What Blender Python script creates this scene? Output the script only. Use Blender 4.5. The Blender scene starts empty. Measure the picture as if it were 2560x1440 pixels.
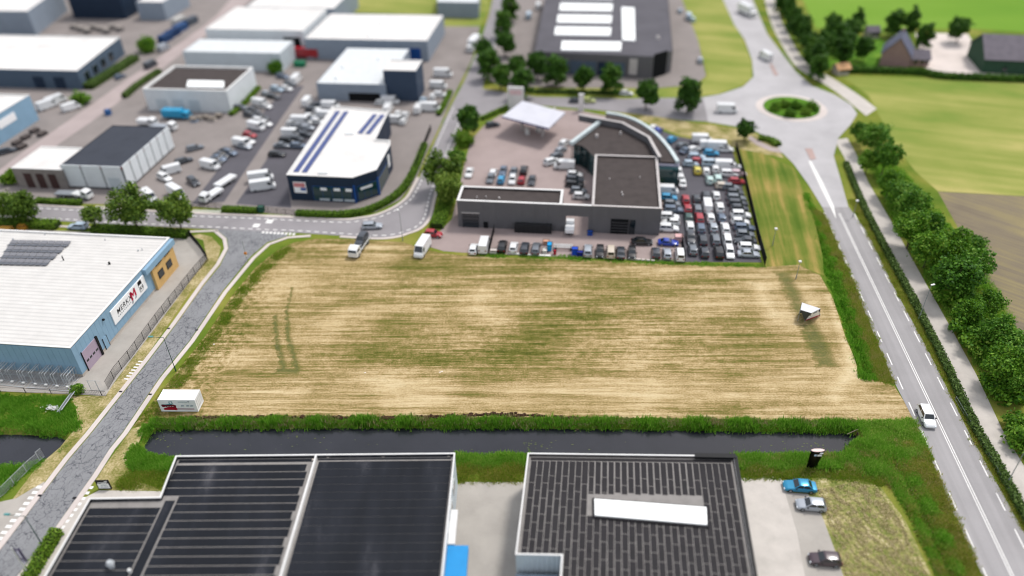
import bpy, bmesh, math, random
import numpy as np
from mathutils import Vector, Matrix
from mathutils.geometry import tessellate_polygon

random.seed(7); RNG = np.random.default_rng(7)
sc = bpy.context.scene
COL = sc.collection

# ------------------------------------------------------------------ survey frame / camera
CAM_H = 87.0                      # drone height over the ground, metres
FPX, NADX, NADY = 1900.0, 1340.0, 3350.0   # focal length and nadir of the photograph in its own pixels
_d = Vector((NADX - 1280, NADY - 720, FPX)).normalized()
_f = (Vector((0, 0, 1)) - _d * _d.z).normalized()
_r = _d.cross(_f)
def P(x, y, h=0.0):
    """survey point: photograph pixel -> ground plan position (metres) at height h"""
    p = Vector((x - 1280, y - 720, FPX)); k = (CAM_H - h) / p.dot(_d)
    return (p.dot(_r) * k, p.dot(_f) * k)
cam_d = bpy.data.cameras.new('camera'); cam = bpy.data.objects.new('camera', cam_d); COL.objects.link(cam)
cam.matrix_world = Matrix(((_r.x, -_r.y, -_r.z, 0), (_f.x, -_f.y, -_f.z, 0), (-_d.x, _d.y, _d.z, CAM_H), (0, 0, 0, 1)))
cam_d.sensor_width = 36; cam_d.sensor_fit = 'HORIZONTAL'; cam_d.lens = 36 * FPX / 2560
cam_d.clip_start = 1; cam_d.clip_end = 9000
cam_d.dof.use_dof = True; cam_d.dof.focus_distance = 124.5; cam_d.dof.aperture_fstop = 0.0168
sc.camera = cam

# ------------------------------------------------------------------ sky, sun, exposure
SUN_AZ, SUN_EL = 48.0, 60.0       # degrees: azimuth from +Y towards +X, elevation
w = bpy.data.worlds.new('World'); sc.world = w; w.use_nodes = True
wn = w.node_tree; bg = wn.nodes['Background']
sky = wn.nodes.new('ShaderNodeTexSky'); sky.sky_type = 'NISHITA'; sky.sun_disc = False
sky.sun_elevation = math.radians(SUN_EL); sky.sun_rotation = math.radians(SUN_AZ)
sky.air_density = 1.0; sky.dust_density = 3.0; sky.ozone_density = 1.0
veil = wn.nodes.new('ShaderNodeMix'); veil.data_type = 'RGBA'; veil.inputs[0].default_value = .62    # even white overcast veil over the sky
wn.links.new(sky.outputs[0], veil.inputs[6]); veil.inputs[7].default_value = (6.0, 6.02, 6.15, 1)
wn.links.new(veil.outputs[2], bg.inputs[0]); bg.inputs[1].default_value = 0.12
sl = bpy.data.lights.new('sun', 'SUN'); sl.energy = 1.75; sl.angle = math.radians(11); sl.color = (1, .97, .93)
so = bpy.data.objects.new('sun', sl); COL.objects.link(so)
a, e = math.radians(SUN_AZ), math.radians(SUN_EL)
so.rotation_euler = Vector((-math.sin(a) * math.cos(e), -math.cos(a) * math.cos(e), -math.sin(e))).to_track_quat('-Z', 'Y').to_euler()
so.location = (0, 100, 120)
vs = sc.view_settings; vs.view_transform = 'Standard'; vs.look = 'None'; vs.exposure = 0.58; vs.gamma = 1
vs.use_curve_mapping = False
sc.cycles.use_denoising = True; sc.cycles.filter_width = 1.05
sc.cycles.max_bounces = 6; sc.cycles.diffuse_bounces = 3; sc.cycles.glossy_bounces = 3; sc.cycles.transmission_bounces = 3
sc.cycles.caustics_reflective = False; sc.cycles.caustics_refractive = False

# ------------------------------------------------------------------ object helpers
ORG = {}
def org(p): return ORG.get(p, Vector((0, 0, 0))) if p else Vector((0, 0, 0))
def tag(o, label=None, cat=None, group=None, kind=None):
    if label: o['label'] = label
    if cat: o['category'] = cat
    if group: o['group'] = group
    if kind: o['kind'] = kind
    return o
def thing(name, label, cat, loc=(0, 0, 0), rz=0.0, group=None):
    o = bpy.data.objects.new(name, None); COL.objects.link(o); o.empty_display_size = .5
    o.location = loc; o.rotation_euler = (0, 0, rz); ORG[o] = Vector(loc)
    return tag(o, label, cat, group)
def npmesh(name, v, f):
    """v (n,3), f (m,k) arrays"""
    me = bpy.data.meshes.new(name); v = np.asarray(v, np.float32); f = np.asarray(f, np.int32)
    m, k = f.shape
    me.vertices.add(len(v)); me.vertices.foreach_set('co', v.ravel())
    me.loops.add(m * k); me.loops.foreach_set('vertex_index', f.ravel())
    me.polygons.add(m); me.polygons.foreach_set('loop_start', np.arange(0, m * k, k, dtype=np.int32))
    me.update(calc_edges=True)
    return me
class MB:
    def __init__(s): s.v = []; s.f = []; s.m = []
    def add(s, vs, fs, mi=0):
        n = len(s.v); s.v += [tuple(p) for p in vs]; s.f += [tuple(i + n for i in f) for f in fs]; s.m += [mi] * len(fs); return s
    def box(s, c, size, rz=0.0, mi=0):
        """c = centre of the base"""
        x, y, z = size[0] / 2, size[1] / 2, size[2]; ca, sa = math.cos(rz), math.sin(rz)
        vs = [(c[0] + X * ca - Y * sa, c[1] + X * sa + Y * ca, c[2] + Z) for Z in (0, z) for X, Y in ((-x, -y), (x, -y), (x, y), (-x, y))]
        return s.add(vs, [(3, 2, 1, 0), (4, 5, 6, 7), (0, 1, 5, 4), (1, 2, 6, 5), (2, 3, 7, 6), (3, 0, 4, 7)], mi)
    def prism(s, pts, z0, z1, mi=0, top=True, bottom=False):
        n = len(pts); z1s = z1 if hasattr(z1, '__len__') else [z1] * n
        vs = [(p[0], p[1], z0) for p in pts] + [(p[0], p[1], z1s[i]) for i, p in enumerate(pts)]
        fs = [(i, (i + 1) % n, n + (i + 1) % n, n + i) for i in range(n)]
        if area(pts) < 0: fs = [f[::-1] for f in fs]
        s.add(vs, fs, mi)
        if top: s.poly([(p[0], p[1], z1s[i]) for i, p in enumerate(pts)], mi)
        return s
    def poly(s, pts, mi=0):
        """flat polygon, triangulated, facing up"""
        ts = tessellate_polygon([[Vector(p) for p in pts]])
        fs = []
        for t in ts:
            A, B, C = (Vector(pts[i]) for i in t)
            fs.append(tuple(t) if (B - A).cross(C - A).z >= 0 else tuple(t)[::-1])
        return s.add(pts, fs, mi)
    def quad(s, a, b, c, d, mi=0): return s.add([a, b, c, d], [(0, 1, 2, 3)], mi)
    def hexa(s, q0, q1, mi=0):
        """hexahedron between two quads"""
        return s.add(list(q0) + list(q1), [(3, 2, 1, 0), (4, 5, 6, 7), (0, 1, 5, 4), (1, 2, 6, 5), (2, 3, 7, 6), (3, 0, 4, 7)], mi)
    def tube(s, p0, p1, r0, r1=None, n=6, mi=0, cap=True):
        p0, p1 = Vector(p0), Vector(p1); r1 = r0 if r1 is None else r1
        q = (p1 - p0).to_track_quat('Z', 'Y'); vs = []
        for p, r in ((p0, r0), (p1, r1)):
            for i in range(n):
                t = 2 * math.pi * i / n; vs.append(p + q @ Vector((r * math.cos(t), r * math.sin(t), 0)))
        fs = [(i, (i + 1) % n, n + (i + 1) % n, n + i) for i in range(n)]
        if cap: fs += [tuple(range(n))[::-1], tuple(range(n, 2 * n))]
        return s.add(vs, fs, mi)
    def path(s, pts, r, n=5, mi=0):
        for a, b in zip(pts, pts[1:]): s.tube(a, b, r, r, n, mi)
        return s
    def mesh(s, name, mats, off=Vector((0, 0, 0)), smooth=False):
        me = bpy.data.meshes.new(name)
        me.from_pydata([(x - off[0], y - off[1], z - off[2]) for x, y, z in s.v], [], s.f)
        mats = mats if isinstance(mats, (list, tuple)) else [mats]
        for m in mats: me.materials.append(m)
        if len(mats) > 1: me.polygons.foreach_set('material_index', s.m)
        if smooth:
            me.polygons.foreach_set('use_smooth', [True] * len(me.polygons)); me.set_sharp_from_angle(angle=math.radians(38))
        me.update(); return me
    def build(s, name, mats, parent=None, smooth=False, base=None):
        """vertices in world coordinates (or relative to `base` when given)"""
        off = org(parent) if parent else (Vector(base) if base else Vector((0, 0, 0)))
        o = bpy.data.objects.new(name, s.mesh(name, mats, off, smooth)); COL.objects.link(o)
        if parent: o.parent = parent; ORG[o] = org(parent)
        else: o.location = off; ORG[o] = off
        return o
def area(p): return sum(p[i][0] * p[(i + 1) % len(p)][1] - p[(i + 1) % len(p)][0] * p[i][1] for i in range(len(p))) / 2
def UNIT(n):
    me = MB().box((0, 0, 0), (1, 1, 1)).mesh('piece_' + n, []); me.materials.append(None); return me
UBOX = UNIT('box')
def piece(name, parent, c, size, rz, mat, mesh=None, rot=None):
    """a small box-shaped piece (shared mesh); c = centre of its base in world space"""
    o = bpy.data.objects.new(name, mesh or UBOX); COL.objects.link(o)
    o.location = Vector(c) - org(parent); o.scale = size; o.rotation_euler = rot or (0, 0, rz); o.parent = parent
    o.material_slots[0].link = 'OBJECT'; o.material_slots[0].material = mat
    ORG[o] = Vector(c); return o
def offset(pts, d):
    """offset a closed polygon inwards by d"""
    n = len(pts); s = 1 if area(pts) > 0 else -1; out = []
    for i in range(n):
        a, b, c = (Vector(pts[j % n][:2]) for j in (i - 1, i, i + 1))
        e1, e2 = (b - a).normalized(), (c - b).normalized()
        n1, n2 = Vector((-e1.y, e1.x)) * s, Vector((-e2.y, e2.x)) * s
        m = n1 + n2; m = m / max(m.dot(n1), .35) if m.length > 1e-4 else n1
        out.append((b.x + m.x * d, b.y + m.y * d))
    return out
def spline(pts, n=6):
    q = [pts[0]] + list(pts) + [pts[-1]]; out = []
    for i in range(1, len(q) - 2):
        for k in range(n):
            t = k / n; p0, p1, p2, p3 = q[i - 1:i + 3]
            out.append(tuple(.5 * (2 * p1[j] + (p2[j] - p0[j]) * t + (2 * p0[j] - 5 * p1[j] + 4 * p2[j] - p3[j]) * t * t + (3 * p1[j] - p0[j] - 3 * p2[j] + p3[j]) * t ** 3) for j in range(len(p1))))
    return out + [tuple(pts[-1])]
def PX(pts, h=0): return [P(x, y, h) for x, y in pts]
def sheet(name, px, z, mat, label=None, world=False, kind='structure', curve=0):
    pts = px if world else PX(px)
    if curve: pts = spline(pts + pts[:1], curve)[:-1]
    o = MB().poly([(x, y, z) for x, y in pts]).build(name, mat); tag(o, label, kind=kind); return o
def ribbon(pts, wd, z0, z1, mb=None, mi=0):
    """extruded strip along a world polyline"""
    mb = mb or MB(); L = []; R = []
    for i, p in enumerate(pts):
        a = Vector(pts[max(i - 1, 0)]); b = Vector(pts[min(i + 1, len(pts) - 1)]); t = (b - a).normalized(); nn = Vector((-t.y, t.x)) * wd / 2
        L.append((p[0] + nn.x, p[1] + nn.y)); R.append((p[0] - nn.x, p[1] - nn.y))
    for i in range(len(pts) - 1):
        q0 = [(*R[i], z0), (*R[i + 1], z0), (*L[i + 1], z0), (*L[i], z0)]; q1 = [(p[0], p[1], z1) for p in q0]
        mb.add(q0 + q1, [(4, 5, 6, 7), (0, 1, 5, 4), (2, 3, 7, 6)] + ([(3, 0, 4, 7)] if i == 0 else []) + ([(1, 2, 6, 5)] if i == len(pts) - 2 else []), mi)
    return mb
def along(pts, step, start=0.0):
    """points with direction every `step` metres along a polyline"""
    out = []; d = start; acc = 0.0
    for a, b in zip(pts, pts[1:]):
        a, b = Vector(a[:2]), Vector(b[:2]); L = (b - a).length
        while d <= acc + L:
            t = (d - acc) / max(L, 1e-6); p = a.lerp(b, t); v = (b - a) / max(L, 1e-6); out.append((p.x, p.y, math.atan2(v.y, v.x))); d += step
        acc += L
    return out
def inpoly(pts, poly):
    x, y = pts[:, 0], pts[:, 1]; c = np.zeros(len(pts), bool); n = len(poly)
    for i in range(n):
        (x1, y1), (x2, y2) = poly[i], poly[(i + 1) % n]
        if y1 == y2: continue
        c ^= ((y1 > y) != (y2 > y)) & (x < (x2 - x1) * (y - y1) / (y2 - y1) + x1)
    return c
def polydist(pts, poly):
    d = np.full(len(pts), 1e9); n = len(poly)
    for i in range(n):
        a = np.array(poly[i]); b = np.array(poly[(i + 1) % n]); v = b - a; t = np.clip(((pts - a) @ v) / max(v @ v, 1e-9), 0, 1)
        d = np.minimum(d, np.linalg.norm(pts - (a + t[:, None] * v), axis=1))
    return d

# ------------------------------------------------------------------ materials
def lin(h):
    h = h.lstrip('#'); c = [int(h[i:i + 2], 16) / 255 for i in (0, 2, 4)]
    return [((v + .055) / 1.055) ** 2.4 if v > .04045 else v / 12.92 for v in c]
def C(h, k=.8): return tuple(v * k for v in lin(h)) + (1,)
class NT:
    def __init__(s, name):
        s.m = bpy.data.materials.new(name); s.m.use_nodes = True; s.t = s.m.node_tree; s.b = s.t.nodes['Principled BSDF']
        s.out = s.t.nodes['Material Output']; s.pos = s.n('ShaderNodeNewGeometry').outputs['Position']
    def n(s, ty, **kw):
        o = s.t.nodes.new(ty)
        for k, v in kw.items(): setattr(o, k, v)
        return o
    def put(s, sock, v):
        if isinstance(v, bpy.types.NodeSocket): s.t.links.new(v, sock)
        elif v is not None: sock.default_value = v
    def noise(s, scale, detail=4, vec=None, rough=.55, dist=0.0):
        o = s.n('ShaderNodeTexNoise'); o.inputs['Scale'].default_value = scale; o.inputs['Detail'].default_value = detail
        o.inputs['Roughness'].default_value = rough; o.inputs['Distortion'].default_value = dist; s.put(o.inputs['Vector'], vec or s.pos); return o.outputs['Fac']
    def mapv(s, scale=(1, 1, 1), rz=0.0, loc=(0, 0, 0), vec=None):
        o = s.n('ShaderNodeMapping'); o.vector_type = 'TEXTURE'; o.inputs['Scale'].default_value = tuple(1 / v for v in scale); o.inputs['Rotation'].default_value = (0, 0, -rz)
        o.inputs['Location'].default_value = loc; s.put(o.inputs['Vector'], vec or s.pos); return o.outputs[0]
    def math(s, op, a, b=None, c=None, clamp=False):
        o = s.n('ShaderNodeMath', operation=op, use_clamp=clamp); s.put(o.inputs[0], a); s.put(o.inputs[1], b); s.put(o.inputs[2], c); return o.outputs[0]
    def ramp(s, f, stops, interp='LINEAR'):
        o = s.n('ShaderNodeValToRGB'); cr = o.color_ramp; cr.interpolation = interp
        while len(cr.elements) < len(stops): cr.elements.new(.5)
        for e, (p, c) in zip(cr.elements, stops): e.position = p; e.color = c if hasattr(c, '__len__') else (c, c, c, 1)
        s.put(o.inputs[0], f); return o.outputs[0]
    def mix(s, f, a, b, mode='MIX'):
        o = s.n('ShaderNodeMix', data_type='RGBA', blend_type=mode); s.put(o.inputs[0], f); s.put(o.inputs[6], a); s.put(o.inputs[7], b); return o.outputs[2]
    def voro(s, scale, vec=None, feat='F1'):
        o = s.n('ShaderNodeTexVoronoi', feature=feat); o.inputs['Scale'].default_value = scale; s.put(o.inputs['Vector'], vec or s.pos); return o.outputs['Distance']
    def bump(s, h, strength=.3, dist=.05):
        o = s.n('ShaderNodeBump'); o.inputs['Strength'].default_value = strength; o.inputs['Distance'].default_value = dist; s.put(o.inputs['Height'], h); s.t.links.new(o.outputs[0], s.b.inputs['Normal'])
    def done(s, col, rough=.85, metal=0.0, spec=None):
        s.put(s.b.inputs['Base Color'], col); s.put(s.b.inputs['Roughness'], rough); s.b.inputs['Metallic'].default_value = metal
        s.b.inputs['Specular IOR Level'].default_value = .18 if spec is None else spec
        return s.m
_mc = {}
def flat(name, hexc, rough=.6, var=.12, scale=.6, metal=0.0, k=.8, fine=0.0, spec=None):
    """paint / sheet / plain stuff with a little uneven wear"""
    if name in _mc: return _mc[name]
    s = NT(name); c = C(hexc, k); dk = tuple(v * (1 - var * 2) for v in c[:3]) + (1,); lt = tuple(min(v * (1 + var), 1) for v in c[:3]) + (1,)
    f = s.noise(scale, 5)
    if fine: f = s.math('MULTIPLY_ADD', s.noise(scale * 14, 3), fine, s.math('MULTIPLY', f, 1 - fine))
    _mc[name] = s.done(s.ramp(f, [(.25, dk), (.5, c), (.75, lt)]), rough, metal, spec); return _mc[name]
def paint(name, hexc, rough=.28, metal=.0, k=.75):
    if name in _mc: return _mc[name]
    s = NT(name); s.b.inputs['Coat Weight'].default_value = .5; s.b.inputs['Coat Roughness'].default_value = .12
    _mc[name] = s.done(C(hexc, k), rough, metal, .5); return _mc[name]
def glassy(name, hexc, rough=.06, k=.5):
    if name in _mc: return _mc[name]
    s = NT(name); _mc[name] = s.done(C(hexc, k), rough, 0, .8); return _mc[name]
def ribbed(name, hexc, pitch, direction, k=.8, rough=.5, depth=.05, var=.1):
    """profiled metal sheet: ribs run perpendicular to `direction` (unit xy)"""
    if name in _mc: return _mc[name]
    s = NT(name); c = C(hexc, k)
    sep = s.n('ShaderNodeVectorMath', operation='DOT_PRODUCT'); s.put(sep.inputs[0], s.pos); sep.inputs[1].default_value = (*direction, 0)
    wv = s.math('SINE', s.math('MULTIPLY', sep.outputs['Value'], 2 * math.pi / pitch)); s.bump(wv, .8, depth)
    f = s.noise(.35, 4); col = s.ramp(f, [(.3, tuple(v * (1 - var) for v in c[:3]) + (1,)), (.7, c)])
    _mc[name] = s.done(col, rough); return _mc[name]
GU = math.radians(-7.3); GV = math.radians(82.6)     # the two directions of the estate's plot grid
UD = Vector((math.cos(GU), math.sin(GU))); VD = Vector((math.cos(GV), math.sin(GV)))
CAN = math.radians(-2.0)
# ------------------------------------------------------------------ ground materials
def grass_mat(name, stops, big=.07, stripe=None, stripe_k=.35, grain=7.0, gk=.3, rough=.95, bump=.5):
    s = NT(name); f = s.noise(big, 5)
    if stripe:
        vec = s.mapv((stripe[1], stripe[2], 1), -stripe[0]); f = s.math('MULTIPLY_ADD', s.noise(1.0, 4, vec, .6), stripe_k, s.math('MULTIPLY', f, 1 - stripe_k))
    g = s.noise(grain, 4, None, .7); f = s.math('MULTIPLY_ADD', g, gk, s.math('MULTIPLY', f, 1 - gk))
    s.bump(g, bump, .12)
    return s.done(s.ramp(f, [(p, C(h)) for p, h in stops]), rough, 0, .1)
M_GRASS = grass_mat('rough_grass', [(.32, '#4b6a1e'), (.46, '#6a7e2a'), (.56, '#868a3a'), (.7, '#aa9c5c')])
M_VERGE = grass_mat('verge_grass', [(.3, '#4a6a18'), (.45, '#6d8424'), (.55, '#8a8f35'), (.7, '#b5a35e')], .2)
M_LUSH = grass_mat('lush_grass', [(.3, '#38601a'), (.5, '#5a8826'), (.7, '#8aaa42')], .2)
M_PASTURE = grass_mat('pasture_grass', [(.3, '#5f8c26'), (.5, '#739a32'), (.7, '#86a544')], .012, (0, .004, .05), .5, 3, .15)
M_CROP = grass_mat('crop_grass', [(.36, '#638630'), (.47, '#8c9648'), (.55, '#a0a258'), (.64, '#beb270')], .03, (math.radians(-20), .012, .12), .55, 3, .15)
M_STRIP = grass_mat('mown_strip_grass', [(.40, '#4c681e'), (.47, '#6c7c30'), (.53, '#8f8844'), (.60, '#bb9d60')], .08, (math.radians(80), .02, .42), .62)
M_PLOUGH = grass_mat('ploughed_soil', [(.36, '#6c6152'), (.48, '#857a68'), (.57, '#948866'), (.68, '#a69a78')], .05, (math.radians(-45), .02, 1.0), .5, 5, .2)
M_DRY = grass_mat('dry_verge', [(.34, '#5c6a2a'), (.43, '#878448'), (.52, '#ad9f70'), (.62, '#d4c39a')], .3, None, 0, 3, .5)
M_HAYLAWN = grass_mat('mown_lawn_with_hay', [(.38, '#5f7030'), (.48, '#868a4c'), (.55, '#aaa06c'), (.62, '#d6caa4')], .35, (math.radians(105), .2, .9), .3, 2.6, .5)

def field_mat():
    s = NT('mown_field'); v0 = s.mapv((1, 1, 1), -CAN)
    st = s.noise(1.0, 8, s.mapv((.028, .55, 1), -CAN), .74, .35)
    st2 = s.noise(1.0, 6, s.mapv((.09, 2.1, 1), -CAN, (30, 7, 0)), .7)
    big = s.noise(.075, 4, None, .5, .4); gr = s.noise(3.6, 6, None, .85); mid = s.noise(.8, 5, None, .75)
    sep = s.n('ShaderNodeSeparateXYZ'); s.put(sep.inputs[0], s.pos); X, Y = sep.outputs[0], sep.outputs[1]
    def blob(cx, cy, rx, ry):
        gx = s.math('DIVIDE', s.math('SUBTRACT', X, cx), rx); gy = s.math('DIVIDE', s.math('SUBTRACT', Y, cy), ry)
        return s.math('MULTIPLY', s.math('SUBTRACT', 1.0, s.math('ADD', s.math('MULTIPLY', gx, gx), s.math('MULTIPLY', gy, gy)), clamp=True), s.math('MULTIPLY_ADD', s.math('MULTIPLY', mid, st2), 4.2, -.22))
    f = s.math('MULTIPLY_ADD', st, .62, s.math('MULTIPLY', st2, .46))
    f = s.math('MULTIPLY_ADD', big, .36, f); f = s.math('MULTIPLY_ADD', mid, .26, f); f = s.math('MULTIPLY_ADD', gr, .62, f); f = s.math('SUBTRACT', f, .405)
    f = s.math('MULTIPLY_ADD', blob(6, 103.5, 48, 11), .075, f)
    f = s.math('MULTIPLY_ADD', blob(-14, 101, 20, 4), .06, f)
    f = s.math('MULTIPLY_ADD', blob(-33, 142, 13, 5), .12, f)
    f = s.math('MULTIPLY_ADD', blob(16, 114, 16, 6), .06, f)
    f = s.math('MULTIPLY_ADD', blob(-58, 115, 12, 34), .09, f)
    f = s.math('MULTIPLY_ADD', blob(2, 128, 34, 9), .06, f); f = s.math('MULTIPLY_ADD', blob(-48, 138, 14, 10), .08, f); f = s.math('MULTIPLY_ADD', blob(30, 120, 18, 5), .05, f); f = s.math('MULTIPLY_ADD', blob(-20, 120, 12, 4), .05, f)
    f = s.math('MULTIPLY_ADD', blob(5, 90.5, 60, 4.5), -.06, f)
    f = s.math('MULTIPLY_ADD', blob(52, 108, 8, 30), -.05, f)
    lf = blob(-62, 112, 16, 48); f = s.math('MULTIPLY_ADD', s.math('MULTIPLY', lf, s.math('SUBTRACT', mid, .47)), .9, f)
    wx = s.math('MULTIPLY_ADD', s.math('SUBTRACT', mid, .5), 2.2, X); wy = s.math('MULTIPLY_ADD', s.math('SUBTRACT', big, .5), 3.0, Y)
    def seg(a, b, wd, soft):
        (ax, ay), (bx, by) = a, b; L = math.hypot(bx - ax, by - ay); tx, ty = (bx - ax) / L, (by - ay) / L
        dx, dy = s.math('SUBTRACT', wx, ax), s.math('SUBTRACT', wy, ay)
        al = s.math('MULTIPLY_ADD', dx, tx, s.math('MULTIPLY', dy, ty)); ac = s.math('ABSOLUTE', s.math('MULTIPLY_ADD', dx, -ty, s.math('MULTIPLY', dy, tx)))
        ov = s.math('MAXIMUM', s.math('SUBTRACT', al, L), s.math('MULTIPLY', al, -1)); d = s.math('MAXIMUM', ac, ov)
        return s.math('DIVIDE', s.math('SUBTRACT', wd, d), soft, clamp=True)
    grn = None
    for a, b, wd, so in ((P(2062, 900), P(2000, 770), 2.3, 1.6), (P(2000, 770), P(1960, 690), 2.0, 1.6), (P(712, 925), P(692, 850), .75, .7), (P(692, 850), P(688, 790), .6, .6), (P(744, 920), P(722, 850), .75, .7), (P(722, 850), P(716, 775), .6, .6), (P(716, 775), P(730, 725), .45, .5), (P(740, 925), P(700, 925), 1.2, 1.2)):
        q = seg(a, b, wd, so); grn = q if grn is None else s.math('MAXIMUM', grn, q)
    f = s.math('MULTIPLY_ADD', s.math('MULTIPLY', grn, mid), .3, f)
    sand = None
    for a, b, wd, so in ((P(2072, 740), P(2110, 850), 1.2, 1.4), (P(2110, 850), P(2136, 925), 1.4, 1.5), (P(2136, 925), P(2080, 990), 2.0, 2.5), (P(1900, 720), P(1930, 790), 2.5, 4.0)):
        q = seg(a, b, wd, so); sand = q if sand is None else s.math('MAXIMUM', sand, q)
    f = s.math('MULTIPLY_ADD', sand, -.13, f)
    col = s.ramp(f, [(.58, C('#e8d4aa', .74)), (.69, C('#d2b98a', .73)), (.78, C('#a89160', .72)), (.86, C('#807a3e', .72)), (.94, C('#6a6c2c', .72)), (1.0, C('#545b22', .72))])
    col = s.mix(s.math('MULTIPLY', s.math('MULTIPLY', grn, mid), .8), col, C('#82805a', .72))
    s.bump(s.math('MULTIPLY_ADD', gr, .7, mid), .9, .16)
    return s.done(col, .95, 0, .1)
M_FIELD = field_mat()
def asphalt(name, hexc, grain=.10, stain=.18, cracks=0.0, rough=.9, k=.8, patch=.12, lane=None):
    s = NT(name); c = C(hexc, k)
    f = s.math('MULTIPLY_ADD', s.noise(12, 3, None, .7), grain * 2, s.math('MULTIPLY', s.noise(patch, 5, None, .6), stain * 2))
    col = s.ramp(f, [(0, tuple(v * .55 for v in c[:3]) + (1,)), ((grain + stain), c), (min(1, 2 * (grain + stain)), tuple(min(v * 1.35, 1) for v in c[:3]) + (1,))])
    if lane is not None: col = s.mix(.3, col, s.ramp(s.noise(1.0, 4, s.mapv((.012, .75, 1), -lane)), [(.3, .35), (.7, .75)]), 'OVERLAY')
    if cracks:
        wob = s.n('ShaderNodeVectorMath', operation='ADD'); nz = s.n('ShaderNodeTexNoise'); nz.inputs['Scale'].default_value = .9; nz.inputs['Detail'].default_value = 5
        s.put(nz.inputs['Vector'], s.pos); sc_ = s.n('ShaderNodeVectorMath', operation='SCALE'); s.put(sc_.inputs[0], nz.outputs['Color']); sc_.inputs['Scale'].default_value = 1.7
        s.put(wob.inputs[0], s.pos); s.put(wob.inputs[1], sc_.outputs[0])
        v = s.mapv((.42, .75, 1), -math.radians(82), vec=wob.outputs[0])
        e1 = s.voro(1.0, v, 'DISTANCE_TO_EDGE'); e2 = s.voro(2.3, v, 'DISTANCE_TO_EDGE')
        lane = s.ramp(s.noise(.22, 3, s.mapv((.22, 1.6, 1), -math.radians(82))), [(.42, 0), (.56, 1)])
        c1 = s.math('MULTIPLY', s.ramp(e1, [(.012, 1), (.035, 0)]), .9); c2 = s.math('MULTIPLY', s.ramp(e2, [(.012, 1), (.04, 0)]), s.math('MULTIPLY', lane, .7))
        cr = s.math('MULTIPLY', s.math('MAXIMUM', s.math('MULTIPLY', c1, s.ramp(s.noise(.16, 3), [(.36, 0), (.46, 1)])), c2), cracks, clamp=True)
        col = s.mix(cr, col, C('#45454d'))
    return s.done(col, rough, 0, .25)
M_ROADL = asphalt('cracked_asphalt', '#8f9092', .1, .1, .95)
M_ROADC = asphalt('estate_asphalt', '#989496', .08, .12)
M_ROADR = asphalt('main_road_asphalt', '#a09d9d', .09, .14, patch=.09, lane=math.radians(83))
M_ROADP = asphalt('pale_asphalt', '#bcb9ba', .05, .08)
M_LOT = asphalt('dark_lot_asphalt', '#5f5d63', .08, .2)
M_YARD = asphalt('grey_yard_paving', '#928a86', .07, .14)
M_BRICK = asphalt('reddish_brick_paving', '#a89894', .07, .14)
M_BRICK2 = asphalt('pinkish_street_paving', '#b3a5a2', .07, .1)
M_CONC = asphalt('old_concrete', '#b4aea6', .16, .24, patch=.3)
M_CONC2 = asphalt('pale_concrete_path', '#cbc4bc', .12, .2, patch=.4)
M_KERB = asphalt('pale_kerb_paving', '#d6cbc5', .06, .08)
M_FARM = asphalt('farmyard_paving', '#e0d4cc', .05, .08)
M_WHITE = flat('white_road_paint', '#f4f2ee', .7, .05, 3)
M_WATER = NT('dark_canal_water')
def water():
    s = M_WATER; n = s.noise(1.4, 3, s.mapv((1, 1, 1))); s.bump(n, .05, .02)
    return s.done(s.ramp(s.noise(.15, 3), [(.3, C('#24262c')), (.7, C('#2f3037'))]), .14, 0, .5)
M_WATER = water()
M_SOIL = flat('dark_turned_soil', '#4d372a', .95, .2, 3)

# ------------------------------------------------------------------ terrain with the canals and ditches cut in
CANAL = PX([(392, 1052), (900, 1049), (1500, 1051), (2140, 1062), (2168, 1084), (2120, 1142), (1830, 1142), (1140, 1142), (440, 1150), (352, 1142), (338, 1108), (364, 1068)])
CANAL2 = PX([(-240, 1062), (60, 1066), (160, 1072), (186, 1098), (140, 1146), (60, 1168), (-240, 1172)])
DITCH = PX([(2000, 480), (2024, 560), (2056, 680), (2096, 790), (2136, 900), (2150, 940), (2190, 952), (2150, 836), (2110, 720), (2076, 630), (2040, 540), (2014, 478)])
DITCH2 = PX([(2206, 1130), (2248, 1212), (2298, 1310), (2350, 1430), (2440, 1640), (2476, 1640), (2386, 1420), (2334, 1300), (2284, 1204), (2240, 1128)])
DIT = [(CANAL, 1.7, 1.5), (CANAL2, 1.7, 1.5), (DITCH, .9, 1.2), (DITCH2, .8, 1.1)]
def terrain(p):
    p = np.asarray(p, float); z = np.zeros(len(p))
    for poly, dep, sw in DIT:
        q = np.array(poly); lo, hi = q.min(0), q.max(0)
        idx = np.where((p[:, 0] > lo[0]) & (p[:, 0] < hi[0]) & (p[:, 1] > lo[1]) & (p[:, 1] < hi[1]))[0]
        if not len(idx): continue
        idx = idx[inpoly(p[idx], poly)]
        if not len(idx): continue
        t = np.clip(polydist(p[idx], poly) / sw, 0, 1); z[idx] = np.minimum(z[idx], -dep * t * t * (3 - 2 * t))
    return z
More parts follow.
